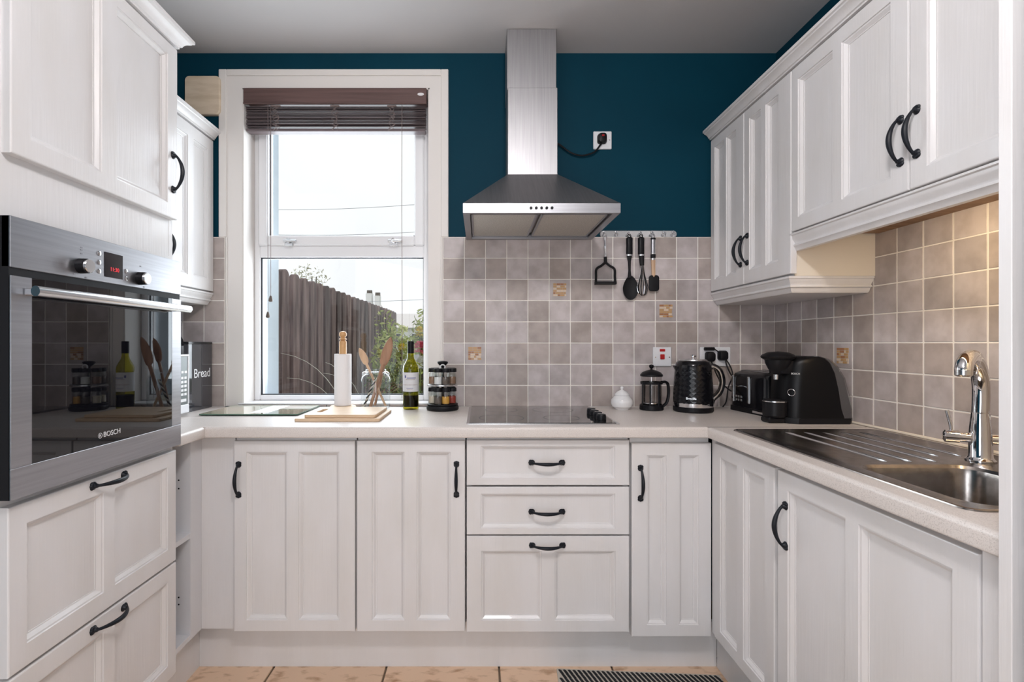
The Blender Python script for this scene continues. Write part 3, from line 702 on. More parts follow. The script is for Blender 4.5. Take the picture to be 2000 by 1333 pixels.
def bowl(m, cx, cz, hw, hh, depth=.012, ry=1, point=1.0, tk=.003):
    n1, n2 = 10, 28
    for side in (0, 1):
        loops = []
        for i in range(1, n1+1):
            f = i/n1; L = []
            for j in range(n2):
                a = 2*PI*j/n2; sx = math.sin(a); cz_ = math.cos(a)
                wx = hw*f*sx*(1-.22*max(0, cz_)); zz = hh*f*cz_
                L.append((cx+wx, depth*(1-f*f)*ry+(tk if side and i < n1 else 0), cz+zz))
            loops.append(L)
        m.loft(loops, True, False)
m = MB(); m.tube([(0, 0, -.100), (0, 0, -.125), (0, -.002, -.17), (0, -.002, -.205)], [.012, .007, .0055, .009], 10, flat=(.8, 1)); bowl(m, .006, -.252, .0375, .058); m.build('spoon_bowl', M['black_mat'], t)
t = tool('whisk', 'black handled balloon whisk hanging between spoon and spatula', .006)
m = MB(); grip_oriented(m); loopring(m, .007, -.004, .0022); m.build('handle', M['black_soft'], t)
m = MB(); m.loft([[(.002+w*math.cos(2*PI*j/14), w*.7*math.sin(2*PI*j/14), z) for j in range(14)] for z, w in ((-.093, .015), (-.100, .0145))]); m.build('collar', M['chrome_soft'], t)
m = MB(); m.tube([(.002, 0, -.100), (.004, 0, -.145)], [.0125, .0105], 12, flat=(.8, 1)); m.build('wire_socket', M['black_mat'], t)
for k in range(6):
    a = PI*k/6+.2; pts = []
    for s_ in range(25):
        u = s_/24; z = -.140-.148*math.sin(PI*u)**.62 if 0 < u < 1 else -.140
        r_ = .031*math.sin(2*PI*min(u, 1-u)*1.0)**1 if False else None
        th_ = 2*PI*u
        rr = math.copysign(1, math.cos(PI*u))*.030*abs(math.cos(PI*u))**.55*min(1, (abs(math.sin(PI*u))*1.5+.12))
        pts.append((.006+rr*math.cos(a), rr*.45*math.sin(a), z))
    MB().tube(pts, .0014, 6).build('wire', M['black_mat'] if k % 3 else M['chrome'], t)
t = tool('silicone_spatula', 'spatula with black silicone head, steel and wood handle, on the rail', .063)
m = MB(); loopring(m, .008, -.004, .002); m.tube([(0, 0, -.012), (0, 0, -.085)], .0105, 14, flat=(.7, 1)); m.build('handle', M['steel'], t)
m = MB(); m.tube([(0, 0, -.014), (0, 0, -.022)], .0120, 14, flat=(.75, 1)); m.tube([(0, 0, -.092), (0, 0, -.110)], .0120, 14, flat=(.75, 1)); m.build('grip_band', M['black_mat'], t)
m = MB(); m.tube([(0, 0, -.085), (0, 0, -.120)], .0105, 14, flat=(.7, 1)); m.build('collar', M['chrome_soft'], t)
m = MB(); m.tube([(0, 0, -.118), (.001, 0, -.150), (.002, 0, -.200)], [.011, .0095, .009], 12, flat=(.6, 1)); m.build('shaft', M['spoonl'], t)
m = MB(); m.loft([[(x+.004, y, z-.230) for x, z, _ in rrect(-.024+i, .024-i, -.038+i, .038-i, .013-i*.5, 0)] for y, i in ((-.005, .003), (-.003, 0), (.003, 0), (.005, .003))]); m.build('spatula_head', M['black_mat'], t)

# ------------------------------------------------------------------ switches and sockets on the tiles
YT = YB-.013
cs = thing('cooker_switch', 'white cooker switch plate with red rocker on the tiles', 'switch', (.874, YT, 1.172))
MB().box(-.044, .044, -.009, 0, -.046, .046, .003).build('faceplate', M['white_plastic'], cs)
MB().box(-.011, .010, -.014, -.008, -.012, .012, .002).build('rocker', M['red'], cs)
MB().box(-.013, .013, -.0105, -.008, .025, .037, .001).build('neon_window', M['red'], cs)
for x in (-.033, .033): MB().lathe([(.0032, -.0103), (.0032, -.0085)], (x, 0, -.002), 10, 'y').build('screw', M['chrome_soft'], cs)
dsx = thing('double_socket', 'white double socket plate behind the kettle', 'socket', (1.128, YT, 1.172))
MB().box(-.073, .073, -.009, 0, -.046, .046, .003).build('faceplate', M['white_plastic'], dsx)
def pluggy(label, x, z, pts, wide=1):
    p_ = thing('mains_plug', label, 'plug', (1.128+x, YT-.0095, 1.172+z))
    plug(p_, (0, 0, 0)); m = MB(); m.tube(spline(pts), .0032, 8); m.build('cable', M['black_soft'], p_); return p_
pluggy('black plug nearest the kettle lid in the double socket', -.030, .000, [(0, -.02, -.02), (.006, -.04, -.06), (.03, -.05, -.115), (.062, -.06, -.150), (.080, -.07, -.162)])
pluggy('black plug beside the toaster end of the double socket', .030, .006, [(.006, -.02, -.02), (.012, -.03, -.055), (.030, -.035, -.095), (.062, -.05, -.135), (.078, -.06, -.165)])
ad = thing('cable_connector', 'flat black cable connector above the plugs, its cable dropping to the worktop', 'connector', (1.128-.035, YT-.012, 1.172+.038))
MB().box(-.024, .024, -.018, 0, -.008, .008, .003).build('connector_body', M['black_soft'], ad)
m = MB(); m.tube(spline([(.022, -.01, 0), (.050, -.012, -.022), (.088, -.02, -.072), (.100, -.03, -.125), (.070, -.05, -.180), (.035, -.10, -.240), (.010, -.12, -.262)]), .0030, 8); m.build('cable', M['black_soft'], ad)

# ------------------------------------------------------------------ hob
hbx = thing('ceramic_hob', 'black ceramic hob with a steel edge set in the back worktop', 'hob', (.237, 2.117, .932))
m = MB(); m.loft([rrect(-.287, .287, -.255, .255, .006, z) for z in (.0005, .004)]); m.build('steel_edge', M['chrome_soft'], hbx)
m = MB(); m.loft([rrect(-.276, .276, -.246, .250, .004, z) for z in (.004, .0058)]); gl = m.build('glass_top', M['hobglass'], hbx)
def ringmesh(m, cx, cy, r, w=.0018, n=48, z=.0061):
    for k in range(n):
        a, b_ = 2*PI*k/n, 2*PI*(k+1)/n
        m.add([(cx+r*math.cos(a), cy+r*math.sin(a), z), (cx+r*math.cos(b_), cy+r*math.sin(b_), z), (cx+(r-w)*math.cos(b_), cy+(r-w)*math.sin(b_), z), (cx+(r-w)*math.cos(a), cy+(r-w)*math.sin(a), z)], [(0, 1, 2, 3)])
for cx, cy, r_ in ((-.15, -.12, .09), (-.14, .12, .072), (.09, .12, .09), (.09, -.12, .072)):
    m = MB(); ringmesh(m, cx, cy, r_); m.build('cooking_zone', M['hobring'], gl)
for k in range(4):
    kb = MB().lathe([(.019, .0062), (.019, .018), (.017, .0265), (.0165, .027)], (.238, -.165+k*.058, 0), 24).build('knob', M['black_soft'], hbx)
    MB().box(.226, .250, -.167+k*.058, -.163+k*.058, .0268, .0295, .001).build('knob_marker', M['chrome_soft'], kb)

# ------------------------------------------------------------------ sink and tap
sx0, sx1, sy0, sy1 = .879, 1.385, .893, 1.752
sn = thing('kitchen_sink', 'stainless steel sink with ribbed draining board set in the worktop', 'sink', (.879, .893, .932))
B0, B1, C0, C1 = BX0+.006-sx0, BX1-.006-sx0, BY0+.006-sy0, BY1-.006-sy0
W_, H_ = sx1-sx0, sy1-sy0
m = MB()
def rr2(ins, z): return rrect(ins, W_-ins, ins, H_-ins, .030-ins*.5, z, 8)
m.loft([rr2(0, .0004), rr2(.001, .003), rr2(.004, .0042), rr2(.010, .0036), rr2(.014, .0018)], False, False)
# plate: bridge of outer loop and basin loop
N8 = 36
outer = rr2(.014, .0018); inner = rrect(B0-.010, B1+.010, C0-.010, C1+.010, .055, .0018, 8)
m.loft([outer, inner], False, False)
m.loft([inner, rrect(B0-.006, B1+.006, C0-.006, C1+.006, .052, .0010, 8), rrect(B0-.001, B1+.001, C0-.001, C1+.001, .048, -.006, 8)], False, False)
m.build('sink_plate', M['sink'], sn, 40)
m = MB(); b0 = lambda i, z: rrect(B0+i, B1-i, C0+i, C1-i, .048, z, 8)
m.loft([b0(-.001, -.006), b0(.002, -.02), b0(.008, -.12), b0(.016, -.148), b0(.035, -.158)], False, True)
m.loft([b0(-.003, -.006), b0(.001, -.02), b0(.006, -.12), b0(.014, -.150), b0(.035, -.160)], False, True)
bs = m.build('basin', M['sink'], sn, 50)
MB().lathe([(.035, -.1578), (.034, -.1555), (.022, -.1565), (.018, -.157)], ((B0+B1)/2, (C0+C1)/2, 0), 24).build('waste', M['chrome'], bs)
for k, xx in enumerate((1.035, 1.098, 1.160, 1.222, 1.284, .985)):
    if k == 5: continue
    m = MB(); x = xx-sx0; y0_, y1_ = 1.268-sy0, 1.690-sy0
    if k >= 3: y0_ = 1.33-sy0
    pts = [(x, y0_, .0018), (x, y0_+.012, .0024), (x, y0_+.03, .0024), (x, y1_-.03, .0020), (x, y1_, .0014)]
    m.tube(pts, [.0012, .0040, .0044, .0040, .0012], 12, flat=(1.1, 1)); m.build('drainer_ridge', M['chrome_soft'], sn)  # brighter metal than the plate, standing in for highlights on the ridges
tp = thing('mixer_tap', 'chrome swan-neck mixer tap with two lever handles behind the basin', 'tap', (1.279, 1.275, .9345))
m = MB(); m.lathe([(.0, 0), (.030, 0), (.030, .004), (.026, .008), (.0235, .012), (.0230, .06), (.0215, .088), (.0180, .122), (.0185, .125), (.0, .125)], (0, 0, 0), 28); m.build('tap_body', M['chrome'], tp)
sp = spline([(0, 0, .120), (.002, .001, .155), (.001, .0, .190), (-.010, -.007, .225), (-.036, -.026, .255), (-.070, -.050, .2685), (-.103, -.073, .266), (-.127, -.090, .254), (-.136, -.096, .240), (-.137, -.097, .232)], 5)
n_ = len(sp); m = MB(); m.tube(sp, [.0175 if i < n_*.5 else .0175-.0012*(i-n_*.5)/(n_*.5) for i in range(n_)], 18); so = m.build('spout', M['chrome'], tp)
MB().lathe([(.0, .222), (.012, .222), (.0165, .226), (.0165, .238), (.015, .240)], (-.137, -.097, 0), 20).build('aerator', M['chrome_soft'], so)
for s_, nm in ((-1, 'far'), (1, 'near')):
    dx, dy = (-.83, .55) if s_ < 0 else (.86, -.50)
    m = MB(); m.tube([(dx*.014, dy*.014, .058), (dx*.040, dy*.040, .058), (dx*.041, dy*.041, .058), (dx*.068, dy*.068, .058), (dx*.072, dy*.072, .058)], [.013, .0135, .0165, .0165, .010], 20)
    lv = m.build('tap_handle', M['chrome'], tp)
    m = MB(); m.tube([(dx*.055, dy*.055, .070), (dx*.057, dy*.057, .09), (dx*.064, dy*.064, .125)], [.004, .0045, .0055], 10, flat=(1, .7)); m.build('lever', M['chrome'], lv)

# ------------------------------------------------------------------ worktop things, left to right
# bread bin
bbn = thing('bread_bin', 'glossy dark grey bread bin with white lettering in the left corner', 'bread bin', (-1.385, 2.29, .932))
m = MB(); m.loft([rrect(-.105, .105, -.100, .100, .006, z) for z in (0, .300)]); m.build('bin_body', mat('bread_bin_grey', (.035, .035, .042), .08, coat=.5), bbn)
m = MB(); m.loft([rrect(-.106, .106, -.101, .101, .006, z) for z in (.301, .311)]); m.build('lid', M['black'], bbn)
text('lettering', 'Bread', .058, (.1055, .012, .166), (R(90), 0, R(90)), M['print'], bbn)
# microwave
mw = thing('microwave', 'white microwave with grey control panel, mostly hidden by the oven tower', 'microwave', (-1.385, 1.90, .932))
MB().box(-.165, .150, -.2, .2, .014, .258, .006, seg=2).build('microwave_body', M['white_plastic'], mw)
m = MB(); m.box(.150, .164, -.2, .2, .014, .050, .003); m.box(.150, .164, -.2, .2, .250, .258, .002); m.box(.150, .164, .192, .2, .050, .250, .002); m.build('front_frame', M['white_plastic'], mw)
MB().box(.150, .162, -.2, .085, .050, .250, .001).build('door', M['ovenglass'], mw)
cp = MB().box(.150, .161, .087, .192, .050, .250, .001).build('control_panel', mat('panel_grey', (.13, .15, .15), .35), mw)
m = MB()
for r_ in range(5):
    for c in range(4): m.box(.1605, .1625, .100+c*.022, .116+c*.022, .088+r_*.017, .098+r_*.017)
for c in range(4): m.box(.1605, .1625, .102+c*.022, .118+c*.022, .180, .190)
m.box(.1605, .1625, .100, .180, .062, .074); m.build('keypad_print', M['print'], cp)
m = MB()
for x in (-.14, .12):
    for y in (-.17, .17): m.lathe([(.014, 0), (.014, .015)], (x, y, 0), 12)
m.build('foot', M['black_soft'], mw)
pt = thing('black_pot', 'small black lidded pot with arched handle on top of the microwave', 'pot', (-1.262, 2.065, 1.1905))
MB().lathe([(.0, 0), (.030, 0), (.033, .006), (.033, .040), (.030, .044), (.010, .050), (0, .050)], n=24).build('pot_body', M['black_soft'], pt)
MB().tube(spline([(-.026, 0, .036), (-.024, 0, .062), (0, 0, .076), (.022, 0, .066), (.032, 0, .035)]), .0055, 8, flat=(1, 1.6)).build('handle', M['black_soft'], pt)
# printed glass board
gb = thing('glass_worktop_saver', 'printed glass worktop saver lying under the window', 'board', (-.97, 2.235, .932))
m = MB(); m.loft([rrect(-.208, .208, -.150, .150, .012, z) for z in (.004, .0078)]); m.build('glass_plate', M['green_edge'], gb)
m = MB(); m.loft([rrect(-.205, .205, -.147, .147, .010, z) for z in (.0078, .0083)]); m.build('printed_face', M['picture_green'], gb)
m = MB(); m.box(-.010, .070, -.112, .135, .0083, .0085); m.build('printed_patch', M['print'], gb)
m = MB()
for x in (-.18, .18):
    for y in (-.12, .12): m.lathe([(.009, 0), (.009, .004)], (x, y, 0), 12)
m.build('foot', M['glass'], gb)
# wooden boards
def wboard(label, x0, x1, y0, y1, z, th, slot):
    t = thing('chopping_board', label, 'chopping board', ((x0+x1)/2, (y0+y1)/2, z), 0, 'wooden chopping boards on the back worktop')
    w, h = (x1-x0)/2, (y1-y0)/2
    m = MB()
    def lp(i, z_): return rrect(-w+i, w-i, -h+i, h-i, .012-i, z_, 7)
    if not slot: m.loft([lp(.002, 0), lp(0, .002), lp(0, th-.002), lp(.002, th)])
    else:
        def sl(i, z_): return rrect(-w+.022-i, -w+.046+i, -.050-i, .050+i, .0115+i, z_, 7)
        m.loft([sl(0, 0), lp(.002, 0), lp(0, .002), lp(0, th-.002), lp(.002, th), sl(.001, th), sl(0, th-.002), sl(0, 0)], False, False)
    m.build('board_slab', M['board'], t); return t
wboard('larger pale wooden chopping board, underneath the smaller one', -.720, -.388, 1.930, 2.205, .932, .012, False)
wboard('smaller wooden chopping board with a slotted grip, lying on the larger board', -.688, -.408, 1.950, 2.205, .9442, .012, True)
# kitchen roll
kr = thing('kitchen_roll_holder', 'turned pine kitchen roll holder with round base', 'holder', (-.640, 2.335, .932))
MB().lathe([(0, 0), (.056, 0), (.060, .003), (.060, .009), (.055, .013), (.02, .015), (0, .015)], n=36).build('holder_base', M['board'], kr)
MB().lathe([(.017, .014), (.017, .310), (.015, .316), (.010, .318), (.011, .320), (.0175, .323), (.0175, .326), (.010, .329), (.011, .332), (.0175, .341), (.0175, .350), (.013, .358), (.0, .362)], n=24).build('post', M['pine'], kr)
kt = MB().lathe([(.0188, .0155), (.0385, .0155), (.0390, .02), (.0390, .250), (.0385, .2545), (.0188, .2545), (.0188, .0155)], n=40, cap=False).build('kitchen_roll', M['paper'], loc=(-.640, 2.335, .932))
tag(kt, 'thin white roll of paper towel on the turned wooden holder', 'paper roll')
# storage jar with tools
JX, JY = -.484, 2.325
jr = thing('glass_jar', 'large clear clip-top glass jar holding wooden spoons', 'jar', (JX, JY, .932))
MB().lathe([(0, 0.002), (.055, 0), (.064, .006), (.066, .015), (.066, .135), (.062, .150), (.050, .162), (.044, .166), (.043, .172), (.046, .176), (.046, .181), (.043, .184)], n=40, cap=False).build('jar_glass', M['glass'], jr)
m = MB(); m.tube([(.0455*math.cos(2*PI*k/24), .0455*math.sin(2*PI*k/24), .170) for k in range(25)], .0012, 6)
for s_ in (-1, 1): m.tube(spline([(s_*.046, 0, .170), (s_*.056, -.006, .160), (s_*.058, -.01, .150), (s_*.050, -.006, .160), (s_*.047, 0, .170)], 4), .0014, 6); m.tube(spline([(s_*.048, 0, .172), (s_*.060, 0, .166), (s_*.060, 0, .154)], 4), .003, 8)
m.build('wire_clip', M['chrome_soft'], jr)
def spoon(label, foot, top, mt, hw, hh, bend=0, handle_r=.006, yaw=0, name='wooden_spoon', mat2=None):
    F, T = Vector(foot), Vector(top); L = (T-F).length; zz = (T-F).normalized()
    t = thing(name, label, 'utensil', foot); t['group'] = 'utensils in the glass jar'
    xx = Vector((0, -1, 0)).cross(zz).normalized(); yy_ = zz.cross(xx)
    mt_ = Matrix((xx, yy_, zz)).transposed().to_4x4() @ Matrix.Rotation(yaw, 4, 'Z')
    m = MB(); m.tube([(0, 0, .0), (0, 0, L*.3), (0, 0, L-hh*1.85)], [handle_r, handle_r, handle_r*1.15], 12); m.xf(mt_); m.build('spoon_handle', mat2 or mt, t)
    m = MB(); loops = []
    N = 12
    for i in range(N+1):
        u = i/N; z_ = L-2*hh+2*hh*u; w = max(hw*math.sin(PI*min(1, (u*.86+.14)))**.62, .0015) if u < 1 else .001
        if u == 0: w = handle_r
        d = .0045+.0015*math.sin(PI*u)
        loops.append([(w*math.cos(2*PI*j/16), d*math.sin(2*PI*j/16)*(1 if math.sin(2*PI*j/16) > 0 else .4)-.006*math.sin(PI*u), z_) for j in range(16)])
    m.loft(loops); m.xf(mt_); m.build('spoon_head', mt, t); return t
bz = .944
spoon('large dark wooden spoon leaning right out of the jar, the tallest', (JX-.018, JY-.035, bz), (JX+.078, JY-.035, 1.266), M['spoonw'], .0230, .070, handle_r=.0075)
spoon('light wooden spoon leaning left out of the glass jar', (JX+.045, JY+.004, bz), (JX-.078, JY+.004, 1.214), M['spoonl'], .0170, .042, handle_r=.0055)
spoon('second dark wooden spoon, just behind the tallest in the jar', (JX-.010, JY+.028, bz), (JX+.062, JY+.028, 1.262), M['spoonw'], .0190, .060, handle_r=.006)
tw2 = thing('twisted_stirrer', 'black and cream twisted handle standing low inside the glass jar', 'utensil', (JX-.050, JY-.026, bz)); tw2['group'] = 'utensils in the glass jar'
a_ = Vector((0, 0, 0)); b_2 = Vector((.052, 0, .125))
for ph, mm in ((0, 'black_soft'), (PI, 'rugc')):
    pts = []
    for k in range(37):
        u = k/36; c = a_.lerp(b_2, u); an = u*9*PI+ph; pts.append((c.x+.0032*math.cos(an), c.y+.0032*math.sin(an), c.z))
    MB().tube(pts, .0034, 7).build('twisted_strand', M[mm], tw2)
# wine bottle
wbx = thing('wine_bottle', 'green glass wine bottle with black cap and white label', 'bottle', (-.319, 2.31, .932))
MB().lathe([(.0, .006), (.030, .0), (.0355, .003), (.0362, .010), (.0362, .185), (.034, .200), (.026, .216), (.0175, .232), (.0145, .245), (.0140, .262), (.0140, .300)], n=36, cap=False).build('bottle_glass', M['bottle'], wbx)
MB().lathe([(.0, .013), (.0342, .013), (.0342, .066), (.0, .066)], n=36).build('bottle_contents', M['wine'], wbx)
MB().lathe([(.0143, .258), (.0150, .262), (.0150, .312), (.0135, .314), (0, .314)], n=24, cap=False).build('cap', M['black_soft'], wbx)
m = MB(); n_ = 22
for z0_, z1_ in ((.083, .171),):
    L = [[(.0368*math.sin(a), -.0368*math.cos(a), z) for a in [R(-115+230*k/n_) for k in range(n_+1)]] for z in (z0_, z1_)]
    m.loft(L, False, False, closed=False)
lb = m.build('paper_label', M['label'], wbx)
m = MB()
def on_label(z0_, z1_, a0, a1, mi):
    L = [[(.0370*math.sin(a), -.0370*math.cos(a), z) for a in [R(a0+(a1-a0)*k/8) for k in range(9)]] for z in (z0_, z1_)]; m.loft(L, False, False, mi, closed=False)
on_label(.1135, .1150, -60, 60, 1); on_label(.098, .1000, -25, 25, 0); on_label(.144, .1475, -22, 45, 0); on_label(.146, .158, -40, -28, 0); on_label(.138, .1395, -30, 40, 1); on_label(.092, .0935, -20, 20, 1)
m.build('label_print', [M['blue_ink'], M['brown_ink']], lb)
# spice carousel
SCX, SCY = -.170, 2.285
sc = thing('spice_carousel', 'black two-tier revolving spice rack beside the wine bottle', 'spice rack', (SCX, SCY, .932))
MB().lathe([(0, 0), (.068, 0), (.073, .004), (.074, .014), (.070, .021), (.02, .025), (0, .025)], n=40).build('rack_base', M['black_soft'], sc)
MB().lathe([(.006, .02), (.006, .196), (.016, .205), (.024, .213), (.025, .219), (.018, .223), (0, .224)], n=24).build('centre_post', M['black_soft'], sc)
for z in (.020, .108):
    MB().lathe([(0, z+.003), (.068, z+.003), (.070, z+.005), (.070, z+.009), (.068, z+.010), (0, z+.010)], n=36).build('tier_plate', M['chrome_soft'] if z > .05 else M['black_soft'], sc)
spices = {0: ['spice6', 'spice3', 'spice4', 'spice5', 'spice1', 'spice6'], 1: ['spice1', 'spice2', 'spice3', 'spice1', 'spice6', 'spice3']}
names = {0: ['cream', 'dark grey', 'golden yellow', 'red', 'brown', 'pale'], 1: ['brown', 'white', 'dark brown', 'light brown', 'cream', 'black']}
lidm = MB().lathe([(.0195, .056), (.0200, .058), (.0200, .070), (.0185, .073), (0, .0735)], n=20, cap=False).mesh('lid', M['black_soft'])
glm = MB().lathe([(0, 0), (.0170, 0), (.0185, .003), (.0185, .046), (.0165, .052), (.0165, .058)], n=20, cap=False).mesh('jar_glass', M['glass'])
ctm = {s_: MB().lathe([(0, .0035), (.0165, .0035), (.0165, .034), (0, .036)], n=18).mesh('spice', M[s_]) for s_ in set(sum(spices.values(), []))}
collar = MB().lathe([(.0172, .044), (.0180, .047), (.0180, .056)], n=20, cap=False).mesh('collar', M['chrome_soft'])
for tier, z in ((0, .0302), (1, .1182)):
    for k, ang in enumerate((-165, -112, -68, -15, 35, 145)):
        a = R(ang); j = thing('spice_jar', 'spice jar of %s contents on the %s tier of the revolving rack' % (names[tier][k], 'lower' if not tier else 'upper'), 'jar', (SCX+.046*math.cos(a), SCY+.046*math.sin(a), .932+z), 0, 'spice jars in the revolving rack')
        inst('jar_glass', glm, j); inst('spice', ctm[spices[tier][k]], j); inst('lid', lidm, j)
MB().tube([(.002+.011*math.cos(2*PI*k/20), -.020, .196+.011*math.sin(2*PI*k/20)) for k in range(21)], .003, 8).build('handle_ring', M['print'], sc)['label'] = 'pale ring on the post'
# sugar bowl
sb = thing('sugar_bowl', 'white porcelain lidded sugar bowl beside the hob', 'bowl', (.655, 2.30, .932))
MB().lathe([(0, 0), (.030, 0), (.032, .004), (.045, .014), (.0505, .030), (.048, .046), (.036, .060), (.032, .064), (.034, .067)], n=36, cap=False).build('bowl_body', M['porcelain'], sb)
MB().lathe([(.034, .067), (.033, .071), (.022, .082), (.009, .088), (.005, .091), (.0075, .096), (.0075, .101), (.004, .105), (0, .106)], n=32, cap=False).build('lid', M['porcelain'], sb)
# cafetiere
fp = thing('french_press', 'small glass french press with black frame and domed lid', 'coffee press', (.786, 2.285, .932))
MB().lathe([(0, .014), (.045, .012), (.045, .150), (.047, .153)], n=36, cap=False).build('beaker', M['glass_dark'], fp)
m = MB(); m.lathe([(0, 0), (.050, 0), (.053, .004), (.052, .022), (.0475, .026), (.0475, .012), (0, .011)], n=36, cap=False); 
for a in (20, 110, 200, 290, 245):
    t_ = R(a); c, s_ = math.cos(t_), math.sin(t_); m.tube([(.049*c, .049*s_, .02), (.0475*c, .0475*s_, .125)], .0035, 6)
m.lathe([(.0465, .118), (.0490, .119), (.0490, .128), (.0465, .129)], n=36, cap=False); m.build('frame', M['black_soft'], fp)
m = MB(); m.tube(spline([(.040, -.02, .128), (.060, -.010, .128), (.074, -.004, .115), (.078, 0, .075), (.070, 0, .035), (.050, 0, .014)], 6), [.006]*31, 10, flat=(1.0, 1.3)); m.build('handle', M['black_soft'], fp)
MB().lathe([(.048, .153), (.050, .156), (.049, .162), (.040, .172), (.022, .180), (.006, .184), (.004, .188), (.009, .193), (.011, .200), (.008, .206), (0, .209)], n=36).build('lid', M['black_soft'], fp)
m = MB(); m.lathe([(.0018, .03), (.0018, .17)], n=8); m.lathe([(.041, .028), (.042, .031), (.041, .034), (.003, .037)], n=28); m.build('plunger', M['chrome_soft'], fp)
# kettle
kx, ky = .955, 2.235
ke = thing('kettle', 'black faceted electric kettle with chrome-lined handle', 'kettle', (kx, ky, .932))
MB().lathe([(0, 0), (.080, 0), (.0845, .006), (.0845, .020), (.080, .024), (0, .024)], n=40).build('base', M['black_soft'], ke)
m = MB(); NA, NZ = 26, 15; loops = []
for i in range(NZ+1):
    u = i/NZ; z = .040+.150*u; r_ = .0840-.0075*u**1.8
    loops.append([(r_*math.cos(2*PI*(j+.5*(i % 2))/NA), r_*math.sin(2*PI*(j+.5*(i % 2))/NA), z) for j in range(NA)])
vs = [p for L in loops for p in L]
fs = []
for i in range(NZ):
    for j in range(NA):
        k = (j+1) % NA; a, b_, c, d_ = i*NA+j, i*NA+k, (i+1)*NA+k, (i+1)*NA+j
        fs += ([(a, b_, d_), (b_, c, d_)] if i % 2 == 0 else [(a, b_, c), (a, c, d_)])
m.add(vs, fs); kbod = m.build('kettle_body', M['black'], ke, 1)
m = MB(); m.lathe([(.0830, .024), (.0838, .030), (.0838, .041), (.070, .041)], n=40, cap=False); m.build('chrome_band', M['chrome'], ke)
m = MB(); m.lathe([(.0764, .189), (.0755, .205), (.070, .220), (.061, .227), (.055, .228)], n=40, cap=False); m.lathe([(.084, .190), (.075, .196)], n=3) if False else None
m.build('shoulder', M['black'], ke)
MB().lathe([(.060, .2272), (.0585, .2315), (.050, .2335), (0, .236)], n=40).build('lid', M['chrome_soft'], ke)
MB().lathe([(.005, .235), (.005, .240), (.013, .243), (.0135, .249), (.009, .253), (0, .254)], n=24).build('lid_knob', M['chrome'], ke)
m = MB(); m.loft([[(-.066, -.020, .200), (-.066, .020, .200), (-.066, .006, .160), (-.066, -.006, .160)], [(-.088, -.010, .205), (-.088, .010, .205), (-.074, .003, .170), (-.074, -.003, .170)]]); m.build('spout', M['black'], ke)
hp = spline([(.062, -.010, .196), (.088, -.014, .200), (.112, -.018, .180), (.122, -.020, .135), (.112, -.018, .090), (.084, -.012, .058)], 6)
m = MB(); m.tube(hp, .0125, 12, flat=(1, 1.3)); m.build('handle', M['black'], ke)
m = MB(); m.tube([(p[0]-.009, p[1]-.011, p[2]) for p in hp], .0090, 10, flat=(.8, 1.2)); m.build('handle_lining', M['chrome_soft'], ke)
text('lettering', 'Breville', .014, (-.040, -.0748, .064), (R(90), 0, R(-28)), M['chrome_soft'], ke)
m = MB(); m.tube(spline([(.070, .01, .012), (.095, .02, .020), (.125, .05, .06), (.165, .09, .105), (.175, .12, .13)]), .0032, 8); m.build('cable', M['black_soft'], ke)
# toaster
to = thing('toaster', 'glossy black toaster with chrome strips between kettle and coffee machine', 'toaster', (1.262, 2.195, .932), R(-84))
m = MB(); tz = [(.010, 0), (.016, .002), (.150, .004), (.168, .010), (.178, .024), (.181, .040)]
m.loft([rrect(-.130+i, .130-i, -.095+i, .095-i, .030, z, 6) for z, i in tz]); m.build('toaster_body', M['black'], to)
m = MB(); m.loft([rrect(-.133, .133, -.098, .098, .030, z, 6) for z in (.0, .022)]); m.build('toaster_base', M['black_soft'], to)
for x in (-.098, .012): MB().box(x-.008, x+.008, -.0975, -.0900, .040, .158, .003).build('chrome_strip', M['chrome_soft'], to)
for x in (-.045, .045): MB().box(-.095, .095, x-.016, x+.016, .1795, .1825, .001).build('slot_surround', M['chrome_soft'], to)
for x in (-.045, .045): MB().box(-.088, .088, x-.010, x+.010, .1820, .1832).build('slot', M['black_mat'], to)
MB().box(-.052, -.028, -.112, -.092, .112, .118, .002).build('lever', M['chrome'], to)
m = MB()
for c in range(3):
    for r_ in range(2): m.box(-.085+c*.018, -.072+c*.018, -.0955, -.0930, .046+r_*.015, .056+r_*.015, .001)
m.build('buttons', M['chrome_soft'], to)
MB().box(.045, .115, -.0995, -.0975, .006, .016, .0008).build('badge', M['chrome'], to)
# coffee machine (world-aligned offsets)
MBLK = mat('machine_black', (.004, .004, .005), .34, spec=.2)
cf = thing('coffee_machine', 'black pod coffee machine with brew head at the right wall', 'coffee machine', (1.30, 1.955, .932))
def cl(xf, xr, z, hy=.086, ch=.045, rr=.02):
    return [(xf, -hy+ch*.95, z), (xf+ch*.35, -hy+ch*.42, z), (xf+ch*1.0, -hy, z), (xr-rr, -hy, z), (xr, -hy+rr, z), (xr, hy-rr, z), (xr-rr, hy, z), (xf+ch, hy, z), (xf+ch*.35, hy-ch*.42, z), (xf, hy-ch*.95, z)]
m = MB(); m.loft([cl(-.150, .106, 0), cl(-.150, .110, .012), cl(-.148, .110, .022)]); m.build('machine_base', M['black_soft'], cf)
m = MB(); m.loft([cl(-.140, .085, .022), cl(-.139, .074, .055), cl(-.136, .062, .13), cl(-.130, .048, .19), cl(-.124, .030, .228), cl(-.112, .012, .246), cl(-.09, -.01, .2535)]); m.build('machine_body', MBLK, cf, 40)
m = MB(); m.loft([cl(.035, .112, .022, .082, .01), cl(.035, .112, .055, .082, .01), cl(.030, .104, .10, .082, .01), cl(.022, .087, .172, .080, .01), cl(.008, .062, .215, .078, .01), cl(-.01, .036, .243, .074, .01), cl(-.03, .006, .2545, .06, .01)]); m.build('water_tank', mat('smoked_plastic', (.07, .068, .072), .15, coat=.3), cf, 40)
